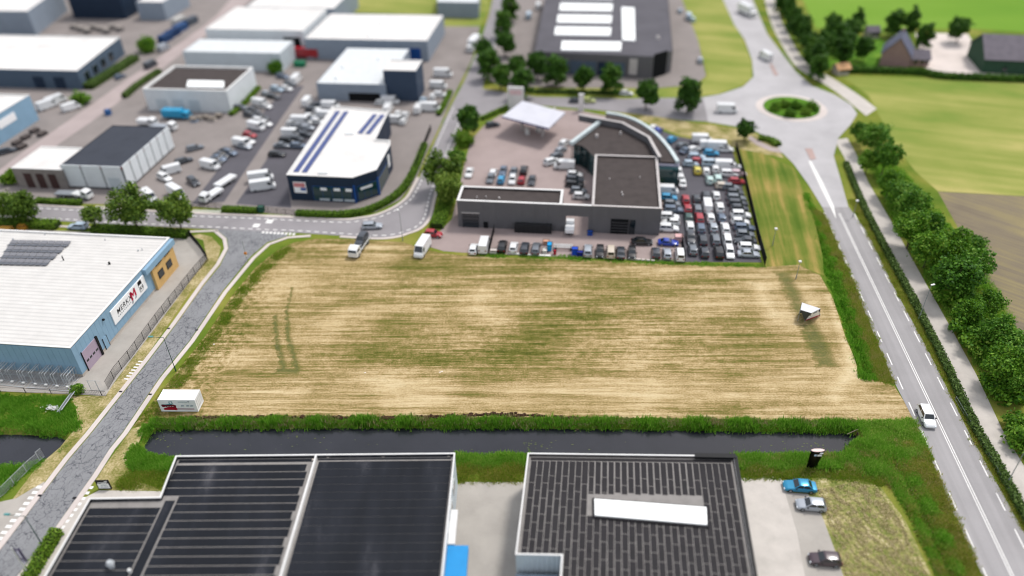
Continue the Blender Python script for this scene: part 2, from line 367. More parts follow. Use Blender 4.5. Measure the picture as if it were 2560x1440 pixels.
def ground():
    xs = np.concatenate([[-4000, -1500, -600, -300, -180], np.arange(-130, 110.1, 1.0), [150, 220, 350, 700, 1500, 4000]])
    ys = np.concatenate([[-600, -100, 0, 25], np.arange(40, 110, .45), np.arange(110, 170, 1.5), [185, 200, 220, 250, 300, 360, 450, 700, 1500, 3000, 6000]])
    X, Y = np.meshgrid(xs, ys); p = np.stack([X.ravel(), Y.ravel()], 1); v = np.column_stack([p, terrain(p)])
    nx, ny = len(xs), len(ys); i = np.arange((ny - 1) * (nx - 1)); rr, cc = i // (nx - 1), i % (nx - 1); b = rr * nx + cc
    me = npmesh('ground', v, np.stack([b, b + 1, b + nx + 1, b + nx], 1)); me.materials.append(M_GRASS)
    o = bpy.data.objects.new('ground', me); COL.objects.link(o); tag(o, 'rough green and straw grass ground of the whole site', kind='structure')
ground()
def water_sheet(px, label):
    o = MB().poly([(*P(x, y, -1.0), -1.0) for x, y in px]).build('water', M_WATER); tag(o, label, kind='structure')
water_sheet([(335, 1050), (2180, 1050), (2185, 1100), (2130, 1150), (330, 1160)], 'dark still water of the long canal below the field')
water_sheet([(-260, 1052), (200, 1052), (200, 1150), (60, 1180), (-260, 1180)], 'dark still water of the canal left of the cracked road')

# ------------------------------------------------------------------ fields and grass areas
field = sheet('field', [(352, 1066), (332, 1068), (440, 932), (512, 842), (582, 737), (640, 668), (690, 628), (735, 606), (790, 597), (900, 599), (1010, 606), (1060, 622), (1110, 634), (1190, 642), (1420, 648), (1690, 662), (1910, 668), (1996, 662), (2050, 688), (2082, 745), (2112, 838), (2140, 905), (2144, 934), (2236, 966), (2272, 1022), (2286, 1050), (2160, 1056), (1700, 1046), (1300, 1043), (900, 1043), (500, 1045), (420, 1048), (385, 1056)], .012, M_FIELD, 'mown straw and green striped hay field in the middle')
sheet('grass_strip', [(1846, 345), (1930, 395), (1985, 420), (2010, 480), (2035, 545), (2056, 640), (2060, 690), (1996, 662), (1915, 668), (1880, 560), (1850, 430)], .008, M_STRIP, 'mown grass strip between car lot and main road')
sheet('grass_strip', [(1600, 285), (1720, 305), (1870, 325), (1935, 360), (1960, 395), (1850, 372), (1760, 345), (1690, 335), (1590, 296)], .01, M_DRY, 'brownish grass bank behind the car dealership')
sheet('grass_strip', [(1690, -40), (1808, -40), (1840, 60), (1878, 150), (1880, 195), (1850, 216), (1790, 236), (1640, 246), (1560, 244), (1440, 238), (1440, 220), (1640, 222), (1745, 214), (1770, 190), (1745, 100)], .01, M_CROP, 'light green verge sweeping along the road above the roundabout')
sheet('pasture', [(1990, -40), (2900, -40), (2900, 85), (2560, 80), (2440, 72), (2300, 72), (2200, 80), (2110, 80), (2040, 70)], .01, M_PASTURE, 'bright green pasture behind the farm')
sheet('lawn', [(2060, 90), (2200, 90), (2260, 165), (2180, 180), (2080, 175), (2040, 130)], .01, M_LUSH, 'dark green farm garden lawn beside the house')
sheet('crop_field', [(2100, 190), (2330, 196), (2900, 215), (2900, 495), (2560, 490), (2345, 478), (2290, 430), (2236, 362), (2204, 300), (2172, 240), (2140, 215)], .01, M_CROP, 'pale green striped crop field right of the roundabout')
sheet('ploughed_field', [(2345, 479), (2560, 491), (2900, 505), (2900, 1000), (2600, 900), (2520, 790), (2440, 660), (2390, 560)], .012, M_PLOUGH, 'brown ploughed field at the right edge')
sheet('farmyard', [(2288, 82), (2420, 85), (2445, 130), (2475, 182), (2700, 190), (2700, 212), (2400, 197), (2340, 182), (2305, 165)], .02, M_FARM, 'pale paved farmyard between house and barn')
sheet('lawn', [(2000, 1205), (2060, 1190), (2140, 1195), (2200, 1215), (2262, 1300), (2330, 1440), (2380, 1560), (2130, 1560), (2105, 1440), (2070, 1330), (2020, 1230)], .01, M_HAYLAWN, 'mown lawn with rows of hay beside the right parking')
sheet('lawn', [(845, -40), (1210, -40), (1225, 20), (1200, 66), (1090, 66), (1090, 38), (870, 30)], .022, M_CROP, 'yellow green lawn behind the long white roofed hall')
sheet('dry_verge', [(196, 1062), (186, 1012), (176, 990), (262, 990), (284, 960), (352, 868), (468, 704), (516, 640), (508, 600), (474, 590), (500, 585), (530, 592), (552, 618), (545, 650), (520, 690), (476, 730), (360, 900), (230, 1060), (160, 1148), (110, 1206), (70, 1230), (30, 1250), (90, 1170), (150, 1118)], .008, M_DRY, 'dry grass verge left of the cracked road')
sheet('dry_verge', [(330, 1072), (365, 1062), (350, 1100), (318, 1168), (330, 1200), (400, 1222), (400, 1226), (280, 1226), (246, 1222), (240, 1200), (262, 1165)], .008, M_DRY, 'dry grass verge between cracked road and canal end')

# ------------------------------------------------------------------ yards
sheet('yard', [(-400, 500), (0, 504), (480, 516), (600, 526), (740, 540), (860, 542), (940, 530), (1000, 500), (1040, 450), (1068, 380), (1100, 315), (1128, 250), (1180, 150), (1200, 66), (1090, 66), (870, 40), (840, -40), (-700, -40)], .018, M_YARD, 'grey paved yards of the industrial estate')
sheet('parking_lot', [(480, 510), (640, 300), (720, 215), (760, 215), (700, 300), (560, 505)], .026, M_LOT, 'dark asphalt parking strip in the left yard')
sheet('parking_lot', [(590, 510), (735, 300), (780, 290), (830, 262), (720, 440), (728, 520)], .026, M_LOT, 'dark asphalt parking beside the navy showroom')
sheet('forecourt', [(1056, 612), (1092, 585), (1130, 548), (1146, 480), (1160, 415), (1178, 350), (1212, 312), (1250, 288), (1330, 270), (1450, 276), (1560, 300), (1640, 470), (1700, 600), (1712, 657), (1420, 643), (1195, 634), (1110, 628)], .018, M_BRICK, 'reddish brick paved forecourt of the car dealership')
sheet('parking_lot', [(1570, 296), (1690, 340), (1828, 366), (1846, 430), (1878, 560), (1904, 656), (1712, 655), (1700, 600), (1660, 470), (1600, 380)], .026, M_LOT, 'dark asphalt fenced lot packed with used cars')
sheet('yard', [(1290, -40), (1690, -40), (1745, 100), (1765, 190), (1740, 212), (1640, 220), (1440, 220), (1250, 215), (1200, 190), (1230, 100)], .018, M_YARD, 'grey yard around the hall with many rooflights')
sheet('yard', [(-300, 560), (480, 590), (518, 646), (286, 956), (264, 990), (-300, 965)], .018, M_CONC, 'worn concrete yard around the blue hall')
sheet('driveway', [(1142, 1212), (1160, 1205), (1320, 1205), (1310, 1300), (1300, 1560), (1090, 1560), (1120, 1330)], .018, M_CONC, 'worn concrete driveway between the two dark roofs')
sheet('parking_lot', [(1845, 1195), (1950, 1190), (1970, 1236), (2004, 1330), (2022, 1440), (2042, 1560), (1880, 1560)], .018, M_CONC2, 'pale concrete drive right of the strip roof')
sheet('parking_lot', [(1962, 1230), (2020, 1235), (2055, 1290), (2085, 1370), (2108, 1440), (2140, 1560), (2032, 1560), (2012, 1440), (1992, 1330)], .022, M_CONC, 'grey parking bays with three cars beside the lawn')
sheet('pavement', [(248, 1226), (400, 1228), (420, 1246), (225, 1250), (120, 1440), (60, 1560), (20, 1560), (60, 1440), (200, 1250)], .016, M_CONC2, 'pale paving strip along the lower left hall')
sheet('pavement', [(107, 1235), (112, 1204), (80, 1222), (40, 1246), (-60, 1268), (-200, 1420), (-100, 1500), (0, 1377)], .016, M_CONC, 'grey side entrance paving left of the cracked road')

# ------------------------------------------------------------------ roads
def road(name, px, z, mat, label): return sheet(name, px, z, mat, label)
roadL = road('cracked_road', [(-120, 1540), (0, 1377), (65, 1292), (107, 1235), (172, 1150), (222, 1092), (370, 905), (440, 812), (507, 717), (550, 665), (571, 622), (568, 596), (545, 577), (545, 570), (700, 575), (720, 590), (668, 606), (628, 640), (557, 727), (475, 850), (400, 942), (307, 1080), (275, 1120), (232, 1187), (187, 1250), (125, 1337), (45, 1437), (-40, 1560)], .03, M_ROADL, 'cracked and tar sealed grey road on the left')
TOPD = [(-200, 512), (0, 516), (92, 520), (180, 525), (380, 535), (482, 540), (632, 546), (755, 552), (860, 556), (900, 552), (940, 545), (975, 532), (1005, 516), (1030, 495), (1045, 470), (1055, 450), (1065, 427), (1075, 402), (1087, 375), (1110, 322), (1134, 268)]
BOTD = [(-200, 538), (0, 544), (140, 547), (245, 554), (390, 561), (475, 565), (560, 569), (664, 574), (747, 577), (855, 584), (945, 589), (990, 585), (1015, 577), (1035, 570), (1050, 559), (1060, 544), (1066, 525), (1074, 490), (1092, 440), (1120, 370), (1150, 300)]
def side(pts, d):
    """shift a plan polyline sideways (left of travel positive)"""
    out = []
    for i, p in enumerate(pts):
        a = Vector(pts[max(i - 1, 0)]); b = Vector(pts[min(i + 1, len(pts) - 1)]); t = (b - a).normalized(); out.append((p[0] - t.y * d, p[1] + t.x * d))
    return out
topd, botd = spline(PX(TOPD), 4), spline(PX(BOTD), 4)
roadC = sheet('estate_road', side(topd, .9) + PX([(1160, 205), (1196, 120), (1222, 40), (1240, -40), (1292, -40), (1262, 30), (1238, 120), (1212, 190), (1205, 235)]) + side(botd, -.9)[::-1], .036, M_ROADC, 'grey estate road bending round the navy showroom', world=True)
sheet('upper_road', [(1160, 235), (1205, 222), (1340, 242), (1560, 247), (1760, 243), (1770, 304), (1700, 300), (1600, 286), (1480, 274), (1330, 262), (1250, 268), (1180, 300), (1140, 310)], .032, M_ROADC, 'grey road running behind the petrol canopy to the roundabout')
roadP = sheet('roundabout_road', [(2058, 522), (2020, 460), (1984, 410), (1958, 384), (1928, 350), (1878, 322), (1770, 305), (1758, 243), (1800, 236), (1858, 217), (1884, 192), (1880, 150), (1862, 100), (1835, 60), (1808, 0), (1795, -40), (1862, -40), (1882, 0), (1918, 85), (1952, 130), (1990, 180), (2030, 215), (2085, 236), (2128, 262), (2143, 285), (2126, 312), (2096, 345), (2084, 390), (2102, 450), (2122, 522)], .042, M_ROADP, 'pale asphalt roundabout with its approach roads')
roadR = sheet('main_road', [(2056, 518), (2132, 708), (2230, 945), (2299, 1080), (2392, 1305), (2455, 1437), (2540, 1640), (2715, 1640), (2560, 1332), (2420, 1078), (2330, 895), (2235, 720), (2170, 585), (2122, 518)], .046, M_ROADR, 'grey main road with double white centre line')
sheet('cycle_path', [(2086, 350), (2110, 392), (2145, 472), (2187, 560), (2277, 718), (2320, 802), (2380, 920), (2450, 1077), (2560, 1262), (2740, 1560), (2860, 1560), (2560, 1165), (2507, 1077), (2440, 935), (2377, 820), (2318, 715), (2220, 540), (2170, 455), (2140, 385), (2118, 345)], .03, M_CONC2, 'pale worn cycle path right of the hedge')
sheet('cycle_path', spline(PX([(1905, -30), (1925, 50), (1952, 108), (1986, 162), (2022, 188), (2082, 224), (2146, 274), (2165, 290)]), 4) + spline(PX([(2192, 272), (2150, 240), (2082, 196), (2032, 170), (2002, 140), (1974, 92), (1952, 48), (1928, -30)]), 4), .03, M_CONC2, 'pale cycle path curving round the upper roundabout', world=True)
sheet('cycle_path', [(1868, 345), (1890, 362), (1925, 378), (1962, 384), (1965, 374), (1930, 368), (1896, 352), (1878, 340)], .03, M_BRICK2, 'pink cycle path stub left of the roundabout')
sheet('street', [(-60, 470), (60, 378), (200, 282), (290, 218), (400, 142), (500, 72), (540, 40), (600, -30), (660, -30), (580, 40), (545, 66), (430, 152), (340, 224), (240, 296), (130, 372), (20, 460)], .03, M_BRICK2, 'pinkish paved street running between the far halls')
isl = thing('roundabout_island', 'round planted island in the middle of the roundabout', 'traffic island', (*P(1978, 270), 0))
IC = P(1978, 270)
def ring(c, r, n=40): return [(c[0] + r * math.cos(2 * math.pi * i / n), c[1] + r * math.sin(2 * math.pi * i / n)) for i in range(n)]
MB().prism(ring(IC, 9.8), .03, .09).build('apron', M_KERB, isl); MB().prism(ring(IC, 7.7), .08, .30).build('planting_bed', M_LUSH, isl)

# kerbs and markings
def kerb(px, wd=.9, h=.1, world=False, mat=None): 
    o = ribbon(px if world else PX(px), wd, .0, h).build('kerb', mat or M_KERB); tag(o, kind='structure'); return o
kerb([(-126.5, 1535), (-4.5, 1372), (60.5, 1287), (102.5, 1230), (167.5, 1145), (217.5, 1087), (364.5, 902), (435.5, 808), (502.5, 713), (544.5, 661), (565.5, 622), (561.5, 598), (538.5, 578)], .8)
kerb([(-33.5, 1562), (50.5, 1442), (130.5, 1342), (192.5, 1254), (237.5, 1191), (280.5, 1124), (312.5, 1085), (405.5, 947), (480.5, 854), (563.5, 731), (633.5, 646), (672.5, 611), (720.5, 594), (776.5, 590)], .8)
kerb(side(topd, 1.3)[:62], .7, world=True); kerb(side(botd[36:], -1.3), .7, world=True)
kerb([(545, 577), (470, 580), (400, 576), (240, 570), (0, 560), (-200, 555)], .7)
def dashes(road, pts, dash, period, wd, z, start=0.0):
    for x, y, a in along(pts, period, start): piece('lane_dash', road, (x, y, z), (dash, wd, .006), a, M_WHITE)
dashes(roadC, topd, 1.0, 1.9, .26, .0385); dashes(roadC, botd, 1.0, 1.9, .26, .0385)
L0, L1 = Vector(P(2137.5, 704)), Vector(P(2390, 1270)); t_ = (L1 - L0).normalized(); Lc = Vector(P(2319, 1112))
lane = [tuple(Lc - t_ * 69), tuple(Lc + t_ * 45)]; nrm = Vector((-t_.y, t_.x)); wR = (Vector(P(2429, 1112)) - Lc).dot(nrm)
dashes(roadR, lane, 3.0, 6.0, .18, .0485, 1.5)
lane2 = [tuple(Vector(p) + nrm * wR) for p in lane]; dashes(roadR, lane2, 3.0, 6.0, .18, .0485, 1.0)
for k in (-.16, .16):
    q = [tuple(Vector(p) + nrm * (wR / 2 + k)) for p in lane]; ribbon(q, .13, .0485, .0545).build('centre_line', M_WHITE, roadR)
MB().poly([(*P(x, y), .0505) for x, y in [(2021, 403), (2028, 403), (2057, 456), (2085, 516), (2090, 548), (2078, 522), (2051, 468)]]).build('hatched_median', M_WHITE, roadP)
for x, y, a in along(PX([(98, 1218), (-4, 1350), (-66, 1436)]), .98): piece('block_marking', roadL, (x, y, .03), (.5, .85, .006), a + .02, M_WHITE)
for x, y, a in along(PX([(226, 1219), (132, 1349)]), .98): piece('block_marking', roadL, (x, y, .03), (.5, .85, .006), a, M_WHITE)
for x, y, a in along(PX([(351, 904), (313, 951)]), .75): piece('block_marking', roadL, (x, y, .025), (.3, .8, .006), a, M_WHITE)
for k in range(9): x, y = 658 + k * 9.6, 581 + k * .6; piece('give_way_tooth', roadC, (*P(x, y), .0385), (.55, .8, .006), GU, M_WHITE)
for x0, x1, y0, y1 in ((484, 558, 527, 529), (668, 728, 540, 542), (240, 272, 518, 519)):
    for k in range(int((x1 - x0) / 6)): t = k * 6 / (x1 - x0); piece('entrance_block', roadC, (*P(x0 + t * (x1 - x0), y0 + t * (y1 - y0)), .045), (.28, 1.1, .006), GU, M_WHITE)
for x, y in ((674, 554), (641, 564)): piece('painted_number', roadC, (*P(x, y), .0385), (1.5, 1.5, .006), GU, M_WHITE)
for x, y in ((422, 822), (492, 826), (302, 980), (376, 987), (100, 1240), (187, 1246)): piece('gully_grate', roadL, (*P(x, y), .1), (.35, .55, .02), math.radians(82), flat('black_iron', '#2a2a2c', .6))

M_SPLIT = asphalt('splitter_brick', '#b79f98', .08, .1)
for lb, px in (('brick splitter island on the lower roundabout arm', [(2012, 372), (2030, 372), (2040, 398), (2026, 400)]), ('brick splitter island on the upper roundabout arm', [(1936, 190), (1946, 188), (1930, 160), (1924, 162)]), ('brick splitter island on the left roundabout arm', [(1842, 268), (1846, 278), (1798, 276), (1798, 270)])):
    tag(MB().prism(PX(px), .0, .14).build('splitter_island', M_SPLIT), lb, 'traffic island')
def weed():
    rng = random.Random(4); m = MB()
    for _ in range(110):
        x = rng.choice((rng.gauss(430, 40), rng.gauss(1340, 30), rng.gauss(2020, 60), rng.gauss(700, 120), rng.uniform(400, 2100))); y = rng.gauss(1116, 6) if x > 1000 else rng.gauss(1100, 12); q = P(x, max(1078, min(1124, y)), -1.0); r = rng.uniform(.04, .13)
        m.poly([(q[0] + r * 1.6 * math.cos(k * 1.047), q[1] + r * math.sin(k * 1.047), -.992) for k in range(6)])
    tag(m.build('pond_weed', flat('pond_weed_green', '#565f3c', .6, .2, 2)), 'pale specks of pond weed floating on the long canal', 'pond weed', kind='stuff')
weed()
# ------------------------------------------------------------------ building kit
M_DARKGLASS = glassy('dark_window_glass', '#26323a'); M_TEALGLASS = glassy('teal_showroom_glass', '#2c5558', .05)
M_WROOF = flat('white_roof_membrane', '#eeebe7', .75, .07, .15, k=.76); M_WCAP = flat('white_parapet_cap', '#f0efec', .5, .06, .5, k=.78)
M_GCAP = flat('grey_parapet_cap', '#c9c3c0', .6, .08, .6); M_BITUMEN = flat('brown_black_bitumen', '#4d4644', .9, .16, .5, fine=.3)
M_BITUMEN2 = flat('charcoal_bitumen', '#42464f', .85, .12, .25, fine=.3); M_WWALL = ribbed('white_profiled_wall', '#e9eef0', .5, UD, .85)
M_PALEWALL = ribbed('pale_grey_wall', '#d3dde2', .6, UD); M_GREYWALL = ribbed('slate_blue_wall', '#5a6b7d', .5, UD); M_BGWALL = ribbed('blue_grey_wall', '#9aa6b4', .5, UD)
M_NAVY = ribbed('navy_wall', '#2b3c52', .4, UD, .7); M_NAVY2 = ribbed('slate_navy_wall', '#44546a', .4, UD, .75); M_SKYWALL = ribbed('sky_blue_wall', '#98bcd6', .5, VD)
M_CLAD = ribbed('charcoal_cladding', '#747376', .28, UD, .8); M_SKYLIGHT = flat('opal_rooflight', '#fbfdfb', .35, .02, .5, k=.95)
M_PLINTH = flat('concrete_plinth', '#c6bdb2', .9, .12, 1.0); M_STEEL = flat('galvanised_steel', '#c6cacd', .45, .1, 3, metal=.15); M_BLACK = flat('black_steel', '#1f2022', .5, .1, 2)
M_DARK = flat('dark_opening', '#15171a', .8); M_BLUECOL = flat('royal_blue_column', '#1f4f93', .4)
def world_pts(px, h): return [P(x, y, h) for x, y in px]
def building(name, label, pts, h, wall, roof, cap=None, par=.45, cw=.28, cat='building', plinth=0, up=None):
    c = (sum(p[0] for p in pts) / len(pts), sum(p[1] for p in pts) / len(pts), 0)
    b = thing(name, label, cat, c)
    o = MB().prism(pts, 0, h - .02, top=False).build('wall', wall, b)
    inn = offset(pts, cw); rz = h - par
    MB().poly([(x, y, rz) for x, y in offset(pts, .04)]).build('roof', roof, b)
    if cap:
        m = MB(); m2 = MB(); out = offset(pts, -.06); n = len(pts)
        for i in range(n):
            j = (i + 1) % n
            m.hexa([(*out[i], h - .08), (*out[j], h - .08), (*inn[j], h - .08), (*inn[i], h - .08)], [(*out[i], h + .06), (*out[j], h + .06), (*inn[j], h + .06), (*inn[i], h + .06)])
            m2.hexa([(*offset(pts, .05)[i], rz), (*offset(pts, .05)[j], rz), (*inn[j], rz), (*inn[i], rz)], [(*offset(pts, .05)[i], h - .08), (*offset(pts, .05)[j], h - .08), (*inn[j], h - .08), (*inn[i], h - .08)])
        m.build('parapet', cap, b); m2.build('upstand', up or cap, b)
    if plinth: MB().prism(offset(pts, -.05), 0, plinth, top=True).build('plinth', M_PLINTH, b)
    b['_h'] = h; del b['_h']
    return b
def onwall(b, name, A, B, u0, u1, z0, z1, mat, t=.08, out=.0, parent=None):
    """box on the outer face of wall A->B (outside on the right when walking A->B); u in metres"""
    A, B = Vector(A), Vector(B); d = (B - A).normalized(); n = Vector((d.y, -d.x)); p0 = A + d * u0 + n * out; p1 = A + d * u1 + n * out; q0, q1 = p0 + n * t, p1 + n * t
    return MB().hexa([(*p0, z0), (*q0, z0), (*q1, z0), (*p1, z0)], [(*p0, z1), (*q0, z1), (*q1, z1), (*p1, z1)]).build(name, mat, parent or b)
def window(b, A, B, u0, u1, z0, z1, frame, glass=None, mull=0):
    w = onwall(b, 'window', A, B, u0, u1, z0, z1, frame, .07)
    n = max(1, mull); du = (u1 - u0 - .1) / n
    for k in range(n): onwall(b, 'pane', A, B, u0 + .1 + k * du, u0 + (k + 1) * du, z0 + .1, z1 - .1, glass or M_DARKGLASS, .03, .06, parent=w)
    return w
def panels(b, A, B, z0, z1, step, mat, t=.05, gap=.035, skip=()):
    L = (Vector(B) - Vector(A)).length; n = int(L / step); st = L / n; d = (Vector(B) - Vector(A)).normalized(); nn = Vector((d.y, -d.x))
    for k in range(n):
        m = (k + .5) * st
        zz = [(z0, z1)]
        for s0, s1, sz in skip:
            if s0 < m < s1: zz = [(sz, z1)]
        for za, zb in zz:
            c = Vector(A) + d * m + nn * (t / 2); piece('wall_panel', b, (c.x, c.y, za), (st - gap, t, zb - za), math.atan2(d.y, d.x), mat)
def slab(b, name, px, h, z0, z1, mat, parent=None): return MB().prism([P(x, y, h) for x, y in px], z0, z1).build(name, mat, parent or b)
def textmesh(s, size=1.0, ext=.01, bold=0.0, shear=0.0, sp=1.0):
    c = bpy.data.curves.new('text', 'FONT'); c.body = s; c.size = size; c.extrude = ext; c.offset = bold; c.shear = shear; c.space_character = sp; c.align_x = 'LEFT'
    o = bpy.data.objects.new('text', c); COL.objects.link(o); dg = bpy.context.evaluated_depsgraph_get(); me = bpy.data.meshes.new_from_object(o.evaluated_get(dg)); bpy.data.objects.remove(o); bpy.data.curves.remove(c)
    me.materials.clear(); return me
def walltext(b, name, me, A, B, u, z, mat, out=.1, parent=None):
    A, B = Vector(A), Vector(B); d = (B - A).normalized(); n = Vector((d.y, -d.x)); p = A + d * u + n * out
    o = bpy.data.objects.new(name, me); COL.objects.link(o); me.materials.append(mat); o.parent = parent or b
    o.matrix_local = Matrix.Translation(Vector((p.x, p.y, z)) - org(b)) @ Matrix(((d.x, 0, n.x, 0), (d.y, 0, n.y, 0), (0, 1, 0, 0), (0, 0, 0, 1))); return o
def solar(b, A, B, n, depth, z, tilt_rz, mat, wd=None):
    """row of n panels between plan points A and B"""
    A, B = Vector(A), Vector(B); d = (B - A); L = d.length; d = d / L; a = math.atan2(d.y, d.x); w_ = L / n
    for k in range(n):
        c = A + d * (k + .5) * w_; piece('solar_panel', b, (c.x, c.y, z), (w_ * .93, depth, .05), a, mat, rot=(tilt_rz, 0, a))
def solar_mat(name, hexc):
    s = NT(name); return s.done(C(hexc, .7), .22, 0, .6)
M_SOLAR = solar_mat('dark_solar_cells', '#50525c'); M_SOLAR2 = solar_mat('solar_cells_painted_glare', '#8b8b90'); M_SOLARB = solar_mat('blue_solar_cells', '#3d4f8e')  # second, paler copy carries the sky glare of the opposite tilt in its colour

# ------------------------------------------------------------------ blue hall on the left (company sign)
h = 6.4; A0 = Vector(P(175, 870, h)); 
mk_fr = A0 + VD * 34.6; mk_fl = A0 - UD * 46
pts = [tuple(mk_fl), tuple(A0), tuple(mk_fr), tuple(mk_fr - UD * 46)]
M_BLUEW = flat('sky_blue_panel', '#92b4cc', .45, .05, .4); M_BLUEJ = flat('blue_joint', '#5f7f96', .6); M_MROOF = ribbed('off_white_profiled_roof', '#ece9e4', 1.0, VD, .72, .7, .06, .1)
mk = building('blue_hall', 'sky blue panelled hall with white roof and company sign', pts, h, M_BLUEJ, M_MROOF, M_WCAP, .25, .35, plinth=.5)
panels(mk, pts[0], pts[1], .55, h - .25, 1.15, M_BLUEW); panels(mk, pts[1], pts[2], .55, h - .25, 1.15, M_BLUEW)
A, B = pts[1], pts[2]
M_PINK = flat('mauve_roller_door', '#b9a7b8', .5, .05); M_SIGNW = flat('white_sign_board', '#fafafa', .4, .02, k=.9)
dr = onwall(mk, 'sectional_door', A, B, 1.6, 5.6, .02, 3.9, M_PINK, .1, .05); onwall(mk, 'door_jamb', A, B, 5.6, 6.0, .0, 4.1, M_BLACK, .3, .05); onwall(mk, 'door_jamb', A, B, 1.45, 1.6, .0, 4.1, M_BLACK, .14, .05)
for k in range(4): onwall(mk, 'door_window', A, B, 1.95 + k * .92, 2.55 + k * .92, 1.6, 2.0, M_DARKGLASS, .02, .15, parent=dr)
pd = onwall(mk, 'side_door', A, B, 7.2, 8.25, .02, 2.35, M_BLUEW, .08, .06); onwall(mk, 'door_handle', A, B, 8.0, 8.12, 1.0, 1.12, M_STEEL, .06, .14, parent=pd)
for u in (7.08, 8.27): onwall(mk, 'door_frame', A, B, u, u + .1, 0, 2.45, M_BLACK, .1, .06)
sg = onwall(mk, 'sign_board', A, B, 11.3, 22.9, 2.3, 5.3, M_SIGNW, .18, .06)
M_INK = flat('black_lettering', '#16161a', .6); M_RED = flat('crimson_logo', '#c1123e', .5, .05); M_GREYINK = flat('grey_lettering', '#9aa0a6', .6)
walltext(mk, 'lettering', textmesh('MERKX', 1.42, .01, .004, .2, 1.15), A, B, 12.7, 3.55, M_INK, .255, sg)
for k in range(9): onwall(mk, 'small_lettering', A, B, 12.75 + k * .52, 12.98 + k * .52, 3.0, 3.24, M_GREYINK, .012, .242, parent=sg)
lg = MB(); dv = (Vector(B) - Vector(A)).normalized(); nv = Vector((dv.y, -dv.x))
def W3(u, z, o=.262): q = Vector(A) + dv * u + nv * o; return (q.x, q.y, z)
for q in ([(17.5, 3.1), (18.0, 3.1), (17.95, 4.9), (17.45, 4.9)], [(17.45, 4.9), (17.95, 4.9), (18.45, 4.2), (18.35, 3.55)], [(18.45, 4.2), (18.9, 4.95), (19.3, 4.95), (18.35, 3.55)], [(18.85, 3.3), (19.3, 3.3), (19.35, 4.95), (18.9, 4.95)]): lg.quad(*[W3(u, z) for u, z in q])
lg.build('logo', M_RED, sg)
MB().quad(W3(17.5, 3.05), W3(18.0, 3.05), W3(17.75, 2.55), W3(17.3, 2.5)).quad(W3(18.85, 3.25), W3(19.35, 3.25), W3(19.0, 2.85), W3(18.5, 2.85)).build('logo_reflection', M_GREYINK, sg)
k4 = onwall(mk, 'emblem', A, B, 20.5, 21.7, 2.85, 5.15, M_INK, .012, .242, parent=sg); onwall(mk, 'emblem_field', A, B, 20.6, 21.6, 2.95, 4.3, M_SIGNW, .012, .256, parent=sg)
walltext(mk, 'lettering', textmesh('K4', 1.05, .005, .03, .15), A, B, 20.62, 3.2, M_INK, .272, sg)
M_ORANGE = flat('ochre_panel', '#e0b878', .55, .06, .8)
onwall(mk, 'ochre_bay', A, B, 25.3, 33.8, 0, 4.9, M_ORANGE, .55, .03)
for u in (26.6, 29.9): window(mk, tuple(Vector(A) + nv * .58), tuple(Vector(B) + nv * .58), u, u + 2.0, 1.7, 3.3, M_BLACK, M_DARKGLASS)
for u in (26.6, 30.0): onwall(mk, 'sunshade', A, B, u, u + 2.2, 4.75, 4.95, M_BLACK, .25, .55)
onwall(mk, 'fascia', A, B, 23.2, 34.55, 5.0, 6.2, M_BLUEW, .75, .06)
fl = onwall(mk, 'floodlight', A, B, 8.9, 9.2, 5.15, 5.45, M_BLACK, .35, .06)
rz = h - .25
R0 = Vector(P(115, 671, h)); 
for r_ in range(4):
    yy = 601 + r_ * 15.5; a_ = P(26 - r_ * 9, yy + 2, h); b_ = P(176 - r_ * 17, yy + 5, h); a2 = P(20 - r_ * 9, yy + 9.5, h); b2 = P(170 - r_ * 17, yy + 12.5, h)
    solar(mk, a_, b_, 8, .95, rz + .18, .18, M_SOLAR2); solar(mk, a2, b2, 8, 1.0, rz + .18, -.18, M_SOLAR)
for x, y, r_, hh_ in ((158, 648, .12, 1.0), (273, 658, .22, .5), (262, 598, .1, .4), (345, 625, .16, .35), (32, 596, .14, .3), (112, 584, .14, .4), (355, 623, .1, .5)):
    p_ = P(x, y, h); MB().tube((*p_, rz), (*p_, rz + hh_), r_, r_ * .85, 8).build('roof_vent', M_BLACK if r_ in (.12, .22) else M_STEEL, mk)

# ------------------------------------------------------------------ lower left hall: dark membrane roof in strips
h = 7.0
M_DUST = flat('pale_dusty_seam', '#9c9894', .95, .16, .8, fine=.4, k=.72)
def strip_mat():
    s = NT('blue_black_membrane'); d = s.ramp(s.math('MULTIPLY_ADD', s.noise(.18, 5, s.mapv((1.6, .35, 1))), .75, s.math('MULTIPLY', s.noise(9, 3), .25)), [(.44, C('#1d2026')), (.60, C('#272a31')), (.74, C('#5a5a5f'))])
    return s.done(d, .6, 0, .12)
M_STRIP2 = strip_mat()
TL, TR = P(440, 1140, h), P(1137, 1133, h); bd = Vector((math.cos(math.radians(88.3)), math.sin(math.radians(88.3)))); bu = (Vector(TR) - Vector(TL)).normalized()
J1 = P(400, 1243, h); J2 = P(224, 1246, h)
LL = 34
ptsA = [tuple(Vector(J2) - bd * LL), tuple(Vector(TR) - bd * (LL + 7)), TR, TL, J1, J2]
mb_ = building('dark_roof_hall', 'L shaped hall with blue black striped membrane roof and white edge', ptsA, h, M_PALEWALL, M_DUST, M_WCAP, .5, .15, up=M_STRIP2)  # dark upstand colour puts in the black shade line inside the white edge
rz = h - .5
def cut_strip(y0, y1, xa, xb, name='roofing_strip', m=None, t=.03):
    """strip between two distances from the far edge, xa/xb = functions of distance"""
    q = []
    for d_, f_ in ((y1, xa), (y1, xb), (y0, xb), (y0, xa)):
        p_ = Vector(TL) - bd * d_ + bu * f_(d_); q.append((p_.x, p_.y))
    MB().prism(q, rz, rz + t).build(name, m or M_STRIP2, mb_)
